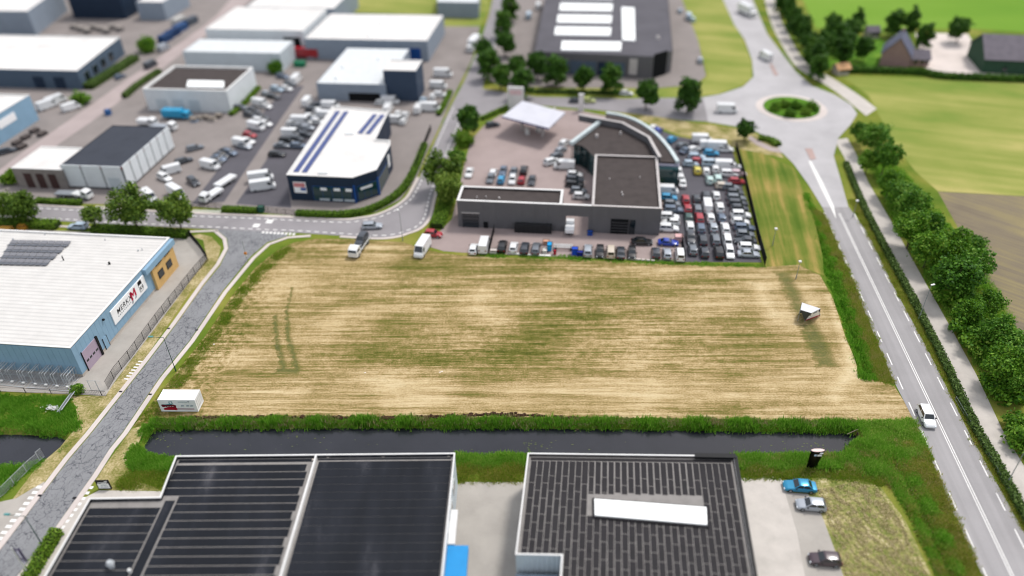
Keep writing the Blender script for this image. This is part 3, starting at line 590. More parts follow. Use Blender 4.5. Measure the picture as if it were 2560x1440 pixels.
Wd = (Vector(TR) - Vector(TL)).length; ridge0 = (Vector(P(790, 1138, h)) - Vector(TL)).dot(bu); dJ = (Vector(TL) - Vector(J1)).dot(bd); uJ1 = (Vector(J1) - Vector(TL)).dot(bu); uJ2 = (Vector(J2) - Vector(TL)).dot(bu)
left_main = lambda d_: .45 if d_ < dJ - .2 else uJ1 + 2.3
d_ = 1.3; k = 0
cut_strip(.35, .85, lambda d: .5, lambda d: ridge0 - .3); cut_strip(.35, .62, lambda d: ridge0 + .3, lambda d: Wd - .5)
while d_ < 24:
    s_ = 1.32
    cut_strip(d_, d_ + s_ - .12, (lambda d, v=left_main(d_ + .6): v), (lambda d: ridge0 - .55 - .5 * (1 if k % 3 == 0 else .4)))
    cut_strip(d_ - .42, d_ + s_ - .465, (lambda d: ridge0 + .5), (lambda d: Wd - .42))
    if d_ > dJ - .2: cut_strip(d_ + .5, d_ + s_ + .40, (lambda d: uJ2 + .5), (lambda d: uJ1 + .55))
    d_ += s_; k += 1
cut_strip(dJ + .2, 24, (lambda d: uJ1 + .75), (lambda d: uJ1 + 2.05), 'roof_gutter')
p0 = Vector(TL) + bu * ridge0 - bd * .1; p1 = p0 - bd * 30
ribbon([tuple(p0), tuple(p1)], .24, rz, h + .05).build('dividing_upstand', M_WCAP, mb_)
p_ = P(277, 1412, h); vt = MB().tube((*p_, rz), (*p_, rz + .75), .32, .32, 12).build('roof_cowl', M_STEEL, mb_); MB().tube((*p_, rz + .75), (*p_, rz + 1.15), .5, .3, 12).build('cowl_cap', M_STEEL, vt)
p_ = P(323, 1425, h); MB().tube((*p_, rz), (*p_, rz + .6), .2, .2, 10).build('roof_vent', M_WCAP, mb_)
A, B = ptsA[1], ptsA[2]; LW = (Vector(B) - Vector(A)).length
for u in (LW - 5, LW - 8.5, LW - 12): window(mb_, A, B, u, u + 1.8, 4.0, 5.6, M_WCAP, M_DARKGLASS)
M_BLUETARP = flat('bright_blue_awning', '#2f97d8', .5, .05)
onwall(mb_, 'awning_arm', A, B, LW - 13.6, LW - 8.4, 5.1, 5.6, M_WCAP, .9, .06)
onwall(mb_, 'blue_awning', A, B, LW - 24, LW - 13.7, 4.4, 5.4, M_BLUETARP, 2.6, .06)
for x, y in ((820, 1142), (958, 1140), (1122, 1140), (783, 1149)): p_ = P(x, y, h - .4); piece('roof_outlet', mb_, (*p_, rz + .03), (.35, .3, .12), 0, M_PLINTH)

# ------------------------------------------------------------------ lower middle hall: brick-bond bitumen strips and long rooflight
h = 6.5
TL, TR = Vector(P(1320, 1133, h)), Vector(P(1836, 1140, h)); bu = (TR - TL).normalized(); bd = Vector((math.cos(math.radians(83.0)), math.sin(math.radians(83.0)))); Wd = (TR - TL).length
N1 = TL - bd * (TL - Vector(P(1290, 1386, h))).dot(bd); N2 = N1 + bu * 5.6
pts = [tuple(N2 - bd * 14), tuple(TR - bd * 31), tuple(TR), tuple(TL), tuple(N1), tuple(N2)]
mc_ = building('strip_roof_hall', 'hall with brown black bonded bitumen strips and long white rooflight', pts, h, M_PALEWALL, M_DUST, M_WCAP, .4, .15, up=M_BITUMEN)  # inner edge faces coloured dark to carry the shade below the parapet
rz = h - .4; M_STR3 = flat('brown_black_strip', '#343234', .85, .14, .7, fine=.35)
S0 = [Vector(P(x, y, h + .0)) for x, y in ((1486, 1247), (1766, 1268), (1768, 1312), (1487, 1288))]
sk = [(p - TL) for p in S0]; su0, su1 = min(p.dot(bu) for p in sk) - .5, max(p.dot(bu) for p in sk) + .5; sd0, sd1 = min(-p.dot(bd) for p in sk) - .35, max(-p.dot(bd) for p in sk) + .35
MB().prism([tuple(p) for p in S0], rz, h + .05).build('rooflight', M_SKYLIGHT, mc_)
MB().prism(offset([tuple(p) for p in S0], -.25), rz, rz + .25).build('rooflight_kerb', M_STR3, mc_)
ncol = 31; cw_ = (Wd - 1.0) / ncol; notch = (TL - N1).dot(bd); random.seed(3)
for c in range(ncol):
    u = .5 + (c + .5) * cw_; seg = 2.55; off_ = (0 if c % 2 else 1.25) + (c // 2) * .04; d0 = 1.0
    brk = [1.0] + [v for v in (off_ + 1.0 + i * seg for i in range(1, 12))]
    inner = su0 < u < su1
    for a_, b_ in zip(brk, brk[1:]):
        if a_ > 24: break
        if u < 5.9 and b_ > notch - .3: b_ = notch - .3
        if b_ - a_ < .3: continue
        segs = [(a_, b_)]
        if inner:
            segs = []
            if a_ < sd0: segs.append((a_, min(b_, sd0)))
            if b_ > sd1: segs.append((max(a_, sd1), b_))
        for p_, q_ in segs:
            if q_ - p_ < .3: continue
            g = (.15 if (8 < c < 25 and q_ < sd0 + .1) else .07) + random.random() * .05
            m_ = TL + bu * u - bd * ((p_ + q_) / 2); piece('roofing_strip', mc_, (m_.x, m_.y, rz), (cw_ - g - random.random() * .04, q_ - p_ - .1, .03), math.atan2(bd.y, bd.x) - math.pi / 2, M_STR3)
q = [TL + bu * u - bd * d_ for u, d_ in ((.45, .42), (Wd - .5, .42), (Wd - .5, .92), (.45, .92))]; MB().prism([tuple(p) for p in q], rz, rz + .03).build('eaves_strip', M_STR3, mc_)
q = [TL + bu * u - bd * d_ for u, d_ in ((Wd - 5.4, -.25), (Wd + .15, -.25), (Wd + .15, .5), (Wd - 5.4, .45))]; MB().prism([tuple(p) for p in q], h - .2, h + .22).build('loose_membrane', M_BLACK, mc_)
q = [TL + bu * (Wd + .12) - bd * d_ for d_ in (0, 30)]; ribbon([tuple(p) for p in q], .5, h - .3, h + .1).build('dark_verge', M_BLACK, mc_)
gq = [tuple(N1 - bd * .6), tuple(N2 - bu * .3 - bd * .6), tuple(N2 - bu * .3 - bd * 14), tuple(N1 - bd * 14)]
MB().prism(gq, 0, 3.4).build('entrance_roof', flat('blue_grey_porch', '#8d9aa8', .6), mc_); MB().prism(offset(gq, .8), 3.4, 3.6).build('porch_rooflight', M_BGWALL, mc_)

# ------------------------------------------------------------------ car dealership
h = 6.6; FL = Vector(P(1142, 501, h)); FR = FL + UD * 43.6
dl = thing('dealership', 'charcoal clad car dealership with flat brown roofs and glass front', 'building', (*(FL + UD * 20), 0))
def blk(name, pts, h, wall, roof, cap, par=.45, cw=.5):
    pts = [tuple(p) for p in pts]; o = MB().prism(pts, 0, h - .02, top=False).build(name + '_wall', wall, dl); rz = h - par; inn = offset(pts, cw); out = offset(pts, -.05)
    MB().poly([(x, y, rz) for x, y in offset(pts, .05)]).build(name + '_roof', roof, dl); m = MB(); m2 = MB(); o2 = offset(pts, .04); n = len(pts)
    for i in range(n):
        j = (i + 1) % n; m2.hexa([(*o2[i], rz), (*o2[j], rz), (*inn[j], rz), (*inn[i], rz)], [(*o2[i], h - .06), (*o2[j], h - .06), (*inn[j], h - .06), (*inn[i], h - .06)]); m.hexa([(*out[i], h - .06), (*out[j], h - .06), (*inn[j], h - .06), (*inn[i], h - .06)], [(*out[i], h + .06), (*out[j], h + .06), (*inn[j], h + .06), (*inn[i], h + .06)])
    m.build(name + '_parapet', cap, dl); m2.build(name + '_upstand', M_BITUMEN, dl)  # shade on the inner parapet faces is put into the dark upstand colour
wL = [FL, FL + UD * 22.6, FL + UD * 22.6 + VD * 6.6, FL + VD * 6.6]; blk('workshop', wL, h, M_CLAD, M_BITUMEN, M_WCAP)
g0, g1 = 22.6, 29.0
for u0, u1, z0 in ((g0, g0 + 1.0, 0), (g1 - .6, g1, 0), (g0 + 1.0, g1 - .6, 3.9)):
    p, q = FL + UD * u0, FL + UD * u1; MB().prism([tuple(p), tuple(q), tuple(q + VD * .4), tuple(p + VD * .4)], z0, h - .1).build('gateway_wall', M_CLAD, dl)
MB().prism([tuple(FL + UD * g0 - VD * .05), tuple(FL + UD * g1 - VD * .05), tuple(FL + UD * g1 + VD * .5), tuple(FL + UD * g0 + VD * .5)], h - .1, h + .06).build('gateway_coping', M_WCAP, dl)
wR_ = [FL + UD * 29, FR, FR + VD * 24.6, FL + UD * 29 + VD * 24.6]; blk('main_hall', wR_, h, M_CLAD, M_BITUMEN, M_GCAP)
sh = [P(*q, h - .6) for q in ((1430, 357), (1452, 360), (1466, 369), (1476, 380))] + [tuple(FL + UD * 29.2 + VD * 25.2), tuple(FR + VD * 25.2)] + [P(*q, h - .6) for q in ((1622, 352), (1556, 314), (1500, 304))]
MB().prism(sh, h - 1.0, h - .9).build('showroom_roof', M_BITUMEN, dl)
MB().prism(offset(sh, .25), .1, h - 1.0, top=False).build('showroom_glass', M_TEALGLASS, dl)
for i, (a_, b_) in enumerate(zip(sh[:3], sh[1:4])):
    for t in (0, .5): c = Vector(a_).lerp(Vector(b_), t); piece('glazing_mullion', dl, (c.x, c.y, 0), (.18, .18, h - 1.0), 0, M_BLACK)
scr = [P(1447, 286, h + .8)] + [P(*q, h + .8) for q in ((1500, 296), (1556, 306), (1622, 342), (1650, 392))]
ribbon(scr, .35, h - 1.0, h + .7).build('screen_wall', M_CLAD, dl); ribbon(scr, .75, h + .7, h + .85).build('screen_coping', M_GCAP, dl)
bm0, bm1 = P(1428, 356, h), P(1499, 303, h); ribbon([bm0, bm1], .9, h - .7, h + .15).build('roof_beam', flat('pale_grey_beam', '#cfdbdc', .5), dl)
oc = [P(*q, 5.4) for q in ((1516, 282), (1560, 290), (1600, 306), (1640, 334), (1672, 370), (1694, 404))]; ic = [P(*q, 5.4) for q in ((1652, 402), (1640, 376), (1616, 350), (1560, 318), (1512, 300))]
MB().prism(spline(oc, 4) + ic, .0, 5.2).build('crescent_wing', M_BITUMEN, dl); ribbon(spline(oc, 4), .9, 4.9, 5.6).build('crescent_coping', flat('pale_grey_beam', '#cfdbdc'), dl)
MB().box((*P(1668, 425, 3), 0), (5, 4.2, 4.2), GU).build('side_showroom', M_TEALGLASS, dl); MB().box((*P(1668, 408, 4.6), 4.2), (5.4, 1.8, .5), GU).build('side_fascia', flat('lavender_fascia', '#c9c6da'), dl)
A, B = tuple(FL), tuple(FR)
panels(dl, A, tuple(FL + UD * g0), .1, h - .15, 2.8, M_CLAD, .05, .05); panels(dl, tuple(FL + UD * g1), B, .1, h - .15, 2.92, M_CLAD, .05, .05)
w_ = onwall(dl, 'overhead_door', A, B, 1.0, 4.6, 0, 3.6, glassy('dark_door_glass', '#2b3a44'), .1, .05)
for z in (.9, 1.8, 2.7): onwall(dl, 'door_rail', A, B, 1.0, 4.6, z, z + .12, M_BLACK, .03, .15, parent=w_)
onwall(dl, 'door_lintel', A, B, .8, 4.8, 3.6, 3.8, M_GCAP, .14, .05); onwall(dl, 'side_door', A, B, 5.6, 6.6, 0, 1.6, M_DARK, .08, .05)
w_ = onwall(dl, 'overhead_door', A, B, 33.2, 36.9, 0, 3.7, M_DARK, .1, .05)
for z in (.7, 1.4, 2.1, 2.8): onwall(dl, 'door_rail', A, B, 33.2, 36.9, z, z + .08, M_CLAD, .03, .15, parent=w_)
onwall(dl, 'glass_door', A, B, 37.1, 38.4, 0, 3.6, M_DARKGLASS, .08, .05)
rk = onwall(dl, 'storage_cage', A, B, 12.6, 20.6, 0, 1.9, flat('dark_mesh', '#2f2f31', .7), 1.3, .12)
for k in range(9): onwall(dl, 'cage_post', A, B, 12.6 + k * .98, 12.7 + k * .98, 0, 2.0, M_BLACK, .1, 1.42, parent=rk)
for x, y, s_ in ((1192, 490, .35), (1215, 489, .3), (1248, 492, .5), (1557, 484, .5), (1555, 478, .4), (1492, 335, .9), (1552, 328, .6), (1524, 444, .3), (1600, 440, .3)):
    p_ = P(x, y, h); MB().tube((*p_, h - 1.0), (*p_, h - .1), s_ / 2, s_ / 2.4, 10).build('roof_vent', M_GCAP, dl)
# petrol canopy
cn = [P(*q, 5.4) for q in ((1255, 289), (1306, 253), (1413, 281), (1372, 319))]
cp = thing('petrol_canopy', 'white flat petrol station canopy on round columns', 'canopy', (*P(1330, 300), 0))
MB().prism(cn, 4.85, [5.2, 5.5, 5.45, 5.3], bottom=True).build('canopy_roof', flat('pale_lavender_roof', '#d6d6de', .6, .04, .3), cp); MB().poly([(x, y, 4.84) for x, y in cn]).build('canopy_soffit', M_GCAP, cp)
ribbon([cn[3], cn[0]], .15, 4.8, 5.15).build('fascia', flat('navy_fascia', '#4a4f86', .5), cp)
for x, y in ((1305, 326), (1357, 342), (1330, 300), (1385, 312)): MB().tube((*P(x, y), 0), (*P(x, y), 4.85), .42, .42, 12).build('column', M_GCAP, cp)
for x, y in ((1318, 336), (1346, 330)): MB().box((*P(x, y), 0), (.7, 1.2, 1.7), .6).build('fuel_pump', M_WCAP, cp)
q = P(1352, 315, 5); piece('red_badge', cp, (*q, 4.85), (1.0, .25, .4), math.atan2(cn[3][1] - cn[0][1], cn[3][0] - cn[0][0]), M_RED)
py = thing('sign_pylon', 'tall white sign pylon behind the petrol canopy', 'sign', (*P(1290, 272), 0)); MB().box((*P(1290, 272), 0), (4.6, .6, 6.6), GU).build('panel', M_WCAP, py); MB().box((*(Vector(P(1290, 272)) - VD * .35), 4.4), (3.4, .1, 1.4), GU).build('logo_panel', flat('pale_pink_print', '#e8c9c9'), py)
py = thing('sign_pylon', 'slim white pylon at the far corner of the dealership', 'sign', (*P(1452, 278), 0)); MB().box((*P(1452, 278), 0), (1.5, .6, 5.2), GU).build('panel', M_WCAP, py)

# ------------------------------------------------------------------ navy showroom
h = 6.6; pts = world_pts([(716, 437), (881, 444), (941, 424), (975, 362), (975, 351), (938, 349), (972, 277), (832, 265)], h)
nv_ = building('navy_showroom', 'navy blue showroom with white roof, solar strips and glazed corner', pts, h, M_NAVY, M_WROOF, M_WCAP, .3, .3)
rz = h - .3
for i, (u0, u1, n) in enumerate(((5.6, 15.0, 4),)): window(nv_, pts[0], pts[1], u0, u1, .3, 4.0, M_BLUECOL, M_TEALGLASS, n)
L2 = (Vector(pts[2]) - Vector(pts[1])).length; window(nv_, pts[1], pts[2], .6, L2 - .3, .3, 4.0, M_BLUECOL, M_TEALGLASS, 3); window(nv_, pts[2], pts[3], .4, 9.0, .3, 4.0, M_BLUECOL, M_TEALGLASS, 4)
for i in (1, 2): p_ = pts[i]; MB().box((*p_, 0), (.45, .45, 4.6), 0).build('corner_column', M_BLUECOL, nv_)
sg = onwall(nv_, 'sign_board', pts[0], pts[1], 1.2, 4.2, 2.1, 4.9, M_SIGNW, .1, .02); onwall(nv_, 'red_field', pts[0], pts[1], 1.3, 4.0, 3.6, 4.7, flat('salmon_red_print', '#d98d8d'), .02, .13, parent=sg); onwall(nv_, 'blue_field', pts[0], pts[1], 2.8, 4.1, 2.7, 3.5, flat('blue_print', '#4867a8'), .02, .13, parent=sg)
for u in (7.6, 10.8, 13.6): onwall(nv_, 'shop_banner', pts[0], pts[1], u, u + 1.5, 3.0, 3.7, M_SIGNW, .02, .12); onwall(nv_, 'display_plinth', pts[0], pts[1], u - .6, u + 1.8, .35, .9, M_PALEWALL, .02, .12)
onwall(nv_, 'shop_banner', pts[1], pts[2], 1.5, 4.6, 2.9, 3.5, M_SIGNW, .02, .12)
onwall(nv_, 'side_sign', pts[2], pts[3], 9.6, 11.2, 2.2, 5.2, M_SIGNW, .1, .02)
for a_, b_, n in (((739, 428), (845, 276), 26), ((760, 429), (866, 277), 26), ((899, 332), (938, 284), 9), ((919, 333), (957, 285), 9)): solar(nv_, P(*a_, h), P(*b_, h), n, 1.3, rz + .12, 0, M_SOLARB)
for q in ([(795, 430), (819, 430), (852, 378), (829, 377)], [(862, 332), (884, 332), (908, 290), (888, 289)]): slab(nv_, 'rooflight', q, h + .3, rz, h + .35, M_SKYLIGHT)

# ------------------------------------------------------------------ white panelled hall with dark roof, and its grey annex
h = 6.0; A0 = Vector(P(150, 413, h)); A1 = A0 + UD * 15.6; pts = [tuple(A0), tuple(A1), tuple(A1 + VD * 23.4), tuple(A0 + VD * 23.4)]
wh = building('white_panel_hall', 'white panelled hall with charcoal roof beside the yard', pts, h, flat('dark_joint', '#3b3f46'), M_BITUMEN2, None, .15)
for A, B, n in ((pts[0], pts[1], 3), (pts[1], pts[2], 7)):
    L = (Vector(B) - Vector(A)).length
    for k in range(n): onwall(wh, 'wall_panel', A, B, k * L / n + .18, (k + 1) * L / n - .18, .5, h + .25, M_WWALL, .25, .0)
    for k in range(n + 1): onwall(wh, 'red_post', A, B, max(0, k * L / n - .08), min(L, k * L / n + .08), h - .6, h + .1, flat('dark_red_cap', '#7a2f35'), .2, .0)
onwall(wh, 'roller_door', pts[0], pts[1], 11.4, 14.4, 0, 3.2, M_PALEWALL, .08, .25)
h = 5.2; A2 = Vector(P(28, 420, h)); pts = [tuple(A2), tuple(A2 + UD * 13), tuple(A2 + UD * 13 + VD * 12), tuple(A2 + VD * 12)]
an = building('grey_annex', 'low grey annex with white roof and three brown doors', pts, h, flat('warm_grey_render', '#8f8883', .8), M_WROOF, M_WCAP, .2, .3)
for k in range(3): onwall(an, 'brown_door', pts[0], pts[1], 2.4 + k * 3.2, 4.4 + k * 3.2, 0, 3.9, flat('dark_brown_door', '#4a3533'), .06, .0)

# ------------------------------------------------------------------ the other halls of the estate
def hall(name, label, px, h, wall, roof, cap=None, **kw): return building(name, label, world_pts(px, h), h, wall, roof, cap, **kw)
def grid_hall(name, label, fl, h, wu, wv, wall, roof, cap=None, **kw):
    p = Vector(P(*fl, h)); pts = [tuple(p), tuple(p + UD * wu), tuple(p + UD * wu + VD * wv), tuple(p + VD * wv)]; return building(name, label, pts, h, wall, roof, cap, **kw), pts
b8, q8 = grid_hall('white_hall', 'white walled hall with brown roof and single white rooflight', (356, 222), 6.6, 25.6, 19.5, M_WWALL, M_BITUMEN, M_WCAP, par=.5, cw=.6)
slab(b8, 'rooflight', [(466, 217), (560, 219), (560, 203), (470, 201)], 6.4, 6.0, 6.5, M_SKYLIGHT)
for u in (3, 8, 13): onwall(b8, 'overhead_door', q8[0], q8[1], u, u + 3.4, 0, 3.6, M_PALEWALL, .06)
p9 = Vector(P(192, 177, 6)); q9 = [tuple(p9 - UD * 60), tuple(p9), tuple(p9 + Vector((0, 1)) * 33), tuple(p9 + Vector((0, 1)) * 33 - UD * 60)]
b9 = building('slate_hall', 'slate blue hall with broad white roof on the far left', q9, 6.0, M_GREYWALL, M_WROOF, M_WCAP, par=.3)
for u in (44, 51): onwall(b9, 'overhead_door', q9[0], q9[1], u, u + 3.6, 0, 3.8, M_NAVY, .06)
for u in (3, 9, 15, 21): window(b9, q9[1], q9[2], u, u + 3.5, 1.2, 4.2, M_BGWALL, M_DARKGLASS, 2)
p10 = Vector(P(73, 237, 7.5)); q10 = [tuple(p10 - UD * 40 - VD * 26), tuple(p10 - VD * 26), tuple(p10), tuple(p10 - UD * 40)]
b10 = building('sky_blue_hall', 'pale sky blue hall cut by the left picture edge', q10, 7.5, M_SKYWALL, M_WROOF, M_WCAP, par=.3); onwall(b10, 'white_sign', q10[1], q10[2], 11, 18, 3.6, 5.8, M_SIGNW, .1)
b11 = hall('grey_hall', 'light grey hall in the top left corner', [(-160, 26), (68, 28), (150, -30), (-160, -34)], 9, M_BGWALL, M_WROOF)
p12 = Vector(P(186, 46)); q12 = [tuple(p12), tuple(p12 + UD * 22), tuple(p12 + UD * 22 + VD * 30), tuple(p12 + VD * 30)]; b12 = building('navy_hall', 'tall navy hall cut by the top picture edge', q12, 13, M_NAVY, M_WROOF, par=.3)
p12b = Vector(P(352, 50)); q = [tuple(p12b), tuple(p12b + UD * 11), tuple(p12b + UD * 11 + VD * 20), tuple(p12b + VD * 20)]; building('grey_wing', 'lower grey wing right of the tall navy hall', q, 7, M_BGWALL, M_WROOF, par=.3)
b13, q13 = grid_hall('white_hall', 'bright white hall with white roof left of the long hall', (512, 72), 8, 35, 27, M_WWALL, M_WROOF, par=.15); onwall(b13, 'dark_gate', q13[0], q13[1], 27.5, 33.5, 0, 5.6, M_DARK, .06); onwall(b13, 'small_window', q13[0], q13[1], 17, 18.3, 3, 4.2, M_DARK, .06)
b14, q14 = grid_hall('pale_hall', 'low pale grey hall in front of the bright white one', (456, 128), 6.2, 33, 13, M_PALEWALL, flat('pale_grey_roof', '#dfe3e4', .8, .05), par=.2)
b15, q15 = grid_hall('long_white_roof_hall', 'long grey walled hall with white roof and small domes', (760, 96), 7, 42, 29, M_BGWALL, M_WROOF, par=.2)
for x, y in ((924, 85), (955, 55), (1035, 65)): p_ = P(x, y, 7.5); MB().tube((*p_, 6.8), (*p_, 7.6), .9, .5, 12).build('roof_dome', M_SKYLIGHT, b15)
for u in (22, 26, 30): onwall(b15, 'loading_door', q15[0], q15[1], u, u + 3.2, 0, 4, M_DARK, .06)
onwall(b15, 'blue_gate', q15[0], q15[1], 34.5, 39.5, 0, 4.4, M_BLUECOL, .1)
grid_hall('far_white_hall', 'far hall with pale roof at the top picture edge', (612, 18), 8, 34, 30, M_BGWALL, M_WROOF, par=.2)
b16, q16 = grid_hall('grey_roof_hall', 'pale roofed blue grey hall joined to a slate tower', (790, 207), 5.4, 21, 32, M_BGWALL, flat('pale_grey_roof', '#dfe3e4'), par=.2)
for x, y in ((858, 162), (842, 190), (946, 142)): p_ = P(x, y, 6); MB().tube((*p_, 5.1), (*p_, 6.0), .8, .5, 12).build('roof_dome', M_SKYLIGHT, b16)
onwall(b16, 'loading_bay', q16[0], q16[1], 9.5, 19, 0, 2.6, M_DARK, .06)
p_ = Vector(P(966, 252)); q = [tuple(p_), tuple(p_ + UD * 9.8), tuple(p_ + UD * 9.8 + VD * 9), tuple(p_ + VD * 9)]; building('slate_tower', 'square slate blue office block beside the pale roofed hall', q, 9.4, M_NAVY2, M_WROOF, M_WCAP, par=.3)
h = 7; b18 = hall('rooflight_hall', 'dark roofed hall with rows of white rooflights at the top', [(1336, 128), (1632, 141), (1682, 126), (1668, -34), (1368, -34)], h, M_CLAD, M_LOT, None, par=.2)
for q in ([(1386, 87), (1526, 89), (1528, 69), (1389, 67)], [(1392, 56), (1528, 58), (1530, 39), (1395, 37)], [(1398, 26), (1530, 28), (1532, 10), (1401, 8)], [(1402, 125), (1552, 127), (1554, 105), (1405, 103)], [(1556, 100), (1588, 102), (1586, 20), (1554, 18)], [(1403, -4), (1532, -2), (1533, -18), (1405, -20)]): slab(b18, 'rooflight', q, h, h - .2, h + .12, M_SKYLIGHT)
q18 = world_pts([(1336, 128), (1632, 141), (1682, 126)], h); onwall(b18, 'black_portal', q18[1], q18[2], .6, 6.2, 0, 7.6, M_DARK, .3); L = (Vector(q18[1]) - Vector(q18[0])).length
for k in range(5): onwall(b18, 'facade_panel', q18[0], q18[1], 7 + k * 4.4, 11 + k * 4.4, .3, 4.6, M_GREYWALL if k != 3 else M_NAVY, .06)
onwall(b18, 'silver_sign', q18[0], q18[1], L - 7, L - 4.5, 1, 6, M_GCAP, .3)
p_ = P(1645, 92, 7.5); MB().tube((*p_, 6.8), (*p_, 7.8), .8, .5, 12).build('roof_dome', M_GCAP, b18)
hall('far_grey_hall', 'pale grey roof peeking in behind the lawn at the top', [(1092, 4), (1196, 6), (1200, -34), (1100, -34)], 6, M_BGWALL, flat('pale_grey_roof', '#dfe3e4'), par=.2)
# farm house and barn
def gable(name, label, px, ang, L, W, he, hr, wall, roof, cat='house', chimney=False):
    c = P(*px); t = thing(name, label, cat, (*c, 0)); ca, sa = math.cos(ang), math.sin(ang)
    def w(u, v, z): return (c[0] + u * ca - v * sa, c[1] + u * sa + v * ca, z)
    m = MB(); l, b_ = L / 2, W / 2
    m.add([w(-l, -b_, 0), w(l, -b_, 0), w(l, b_, 0), w(-l, b_, 0), w(-l, -b_, he), w(l, -b_, he), w(l, b_, he), w(-l, b_, he), w(-l, 0, hr - .1), w(l, 0, hr - .1)], [(0, 1, 5, 4), (2, 3, 7, 6), (1, 2, 6, 9, 5), (3, 0, 4, 8, 7)]); m.build('wall', wall, t)
    l += .4; b2 = b_ + .4; z2 = he - .35
    for s in (-1, 1): MB().hexa([w(-l, s * b2, z2), w(l, s * b2, z2), w(l, 0, hr), w(-l, 0, hr)], [w(-l, s * b2, z2 + .15), w(l, s * b2, z2 + .15), w(l, 0, hr + .15), w(-l, 0, hr + .15)]).build('roof_slope', roof, t)
    for u in (-.28, .05, .3): o = MB().hexa([w(u * L, -b_ - .06, .9), w(u * L + 1.2, -b_ - .06, .9), w(u * L + 1.2, -b_ - .0, .9), w(u * L, -b_, .9)], [w(u * L, -b_ - .06, 2.2), w(u * L + 1.2, -b_ - .06, 2.2), w(u * L + 1.2, -b_, 2.2), w(u * L, -b_, 2.2)]).build('window', M_DARKGLASS, t)
    if chimney: q = w(l * .5, 0, hr - .6); MB().box(q, (.7, .7, 1.6), ang).build('chimney', M_BRICKW, t)
    return t
M_BRICKW = flat('weathered_red_brick', '#a1857f', .9, .15, 2); M_SLATE = flat('dark_slate_roof', '#5f6276', .6, .12, .8); M_SLATE2 = flat('grey_barn_roof', '#767078', .8, .12, .5); M_GREENW = flat('dark_green_boarding', '#35523f', .8, .1, 1)
gable('farm_house', 'brick farm house with steep slate roof beside the pale yard', (2236, 158), math.radians(62), 10, 8.5, 4.2, 9.5, M_BRICKW, M_SLATE, chimney=True)
gable('farm_outhouse', 'small brick outhouse with low roof right of the farm house', (2288, 160), math.radians(-5), 6, 5, 2.6, 4.6, M_BRICKW, M_SLATE2, 'outhouse')
gable('barn', 'dark green barn with broad grey roof at the right edge', (2545, 165), math.radians(-12), 26, 16, 4.5, 9.5, M_GREENW, M_SLATE2, 'barn')
gable('garden_shed', 'small pale shed among the garden trees', (2176, 92), 0, 4, 3.5, 2.4, 3.8, M_PLINTH, M_SLATE2, 'shed')
gable('garden_cabin', 'small orange roofed cabin near the cycle path', (2100, 184), .2, 4, 3.2, 2.2, 3.4, M_PLINTH, flat('orange_tile', '#d8a77a'), 'cabin')
# ------------------------------------------------------------------ vegetation
def leaf_mat(name, stops, trans=.25):
    s = NT(name); g = s.n('ShaderNodeNewGeometry'); oi = s.n('ShaderNodeObjectInfo')
    f = s.math('MULTIPLY_ADD', g.outputs['Random Per Island'], .6, s.math('MULTIPLY', oi.outputs['Random'], .22)); f = s.math('MULTIPLY_ADD', s.noise(.35, 3), .3, f)
    col = s.ramp(f, [(p, C(h)) for p, h in stops]); s.done(col, .6, 0, .25)
    if trans:
        t = s.n('ShaderNodeBsdfTranslucent'); s.put(t.inputs[0], col); mx = s.n('ShaderNodeMixShader'); mx.inputs[0].default_value = trans
        s.t.links.new(s.b.outputs[0], mx.inputs[1]); s.t.links.new(t.outputs[0], mx.inputs[2]); s.t.links.new(mx.outputs[0], s.out.inputs[0])
    return s.m
L_TREE = leaf_mat('street_tree_leaf', [(.15, '#334f12'), (.45, '#54741f'), (.75, '#7f9c36'), (1, '#aebd56')], .25)
L_ASH = leaf_mat('roadside_tree_leaf', [(.15, '#2f580c'), (.45, '#4e8218'), (.75, '#7cab2e'), (1, '#b0cc56')], .3)
L_ASH2 = leaf_mat('darker_roadside_leaf', [(.15, '#2b5210'), (.45, '#467a1a'), (.75, '#6c9e2e'), (1, '#9abb50')], .3)
L_DARK = leaf_mat('dark_tree_leaf', [(.15, '#22400e'), (.45, '#345e16'), (.75, '#507e22'), (1, '#7a9c3a')], .25)
L_HEDGE = leaf_mat('hedge_leaf', [(.15, '#456a18'), (.45, '#628a20'), (.75, '#7fa52c'), (1, '#9cb846')], .3)
L_HEDGED = leaf_mat('dark_hedge_leaf', [(.15, '#3c5424'), (.45, '#547030'), (.75, '#6e8c42'), (1, '#90a85c')], .3)
L_REED = leaf_mat('reed_blade', [(.1, '#4c8a1c'), (.4, '#6fb02c'), (.7, '#9bcc4a'), (1, '#ccd878')], .5)
L_GRASS = leaf_mat('tall_grass_blade', [(.1, '#568a1c'), (.35, '#80a92a'), (.6, '#a5b442'), (.85, '#c6b664'), (1, '#dccc8e')], .48)
L_GRASS2 = leaf_mat('dry_grass_blade', [(.1, '#8a9a3c'), (.4, '#a8a850'), (.7, '#c6b872'), (1, '#dccf9a')], .4)
L_STRAW = leaf_mat('straw_blade', [(.1, '#7d7a40'), (.4, '#a39a62'), (.7, '#c8b68a'), (1, '#e6d8b2')], .2)
M_BARK = flat('grey_brown_bark', '#5d5044', .95, .2, 4); M_BARKD = flat('dark_bark', '#3c332a', .95, .2, 4)
def leaf_quads(c, n0, size, rng):
    """rhombic leaves at centres c, biased to face along n0"""
    n = len(c); d = rng.normal(size=(n, 3)) * .75 + n0; d /= np.linalg.norm(d, axis=1)[:, None] + 1e-9
    t = np.cross(d, rng.normal(size=(n, 3))); t /= np.linalg.norm(t, axis=1)[:, None] + 1e-9; b = np.cross(d, t)
    s = size * rng.uniform(.6, 1.35, (n, 1)); v = np.stack([c - t * s, c - b * s * .6, c + t * s, c + b * s * .6], 1).reshape(-1, 3)
    return v, np.arange(4 * n).reshape(n, 4)
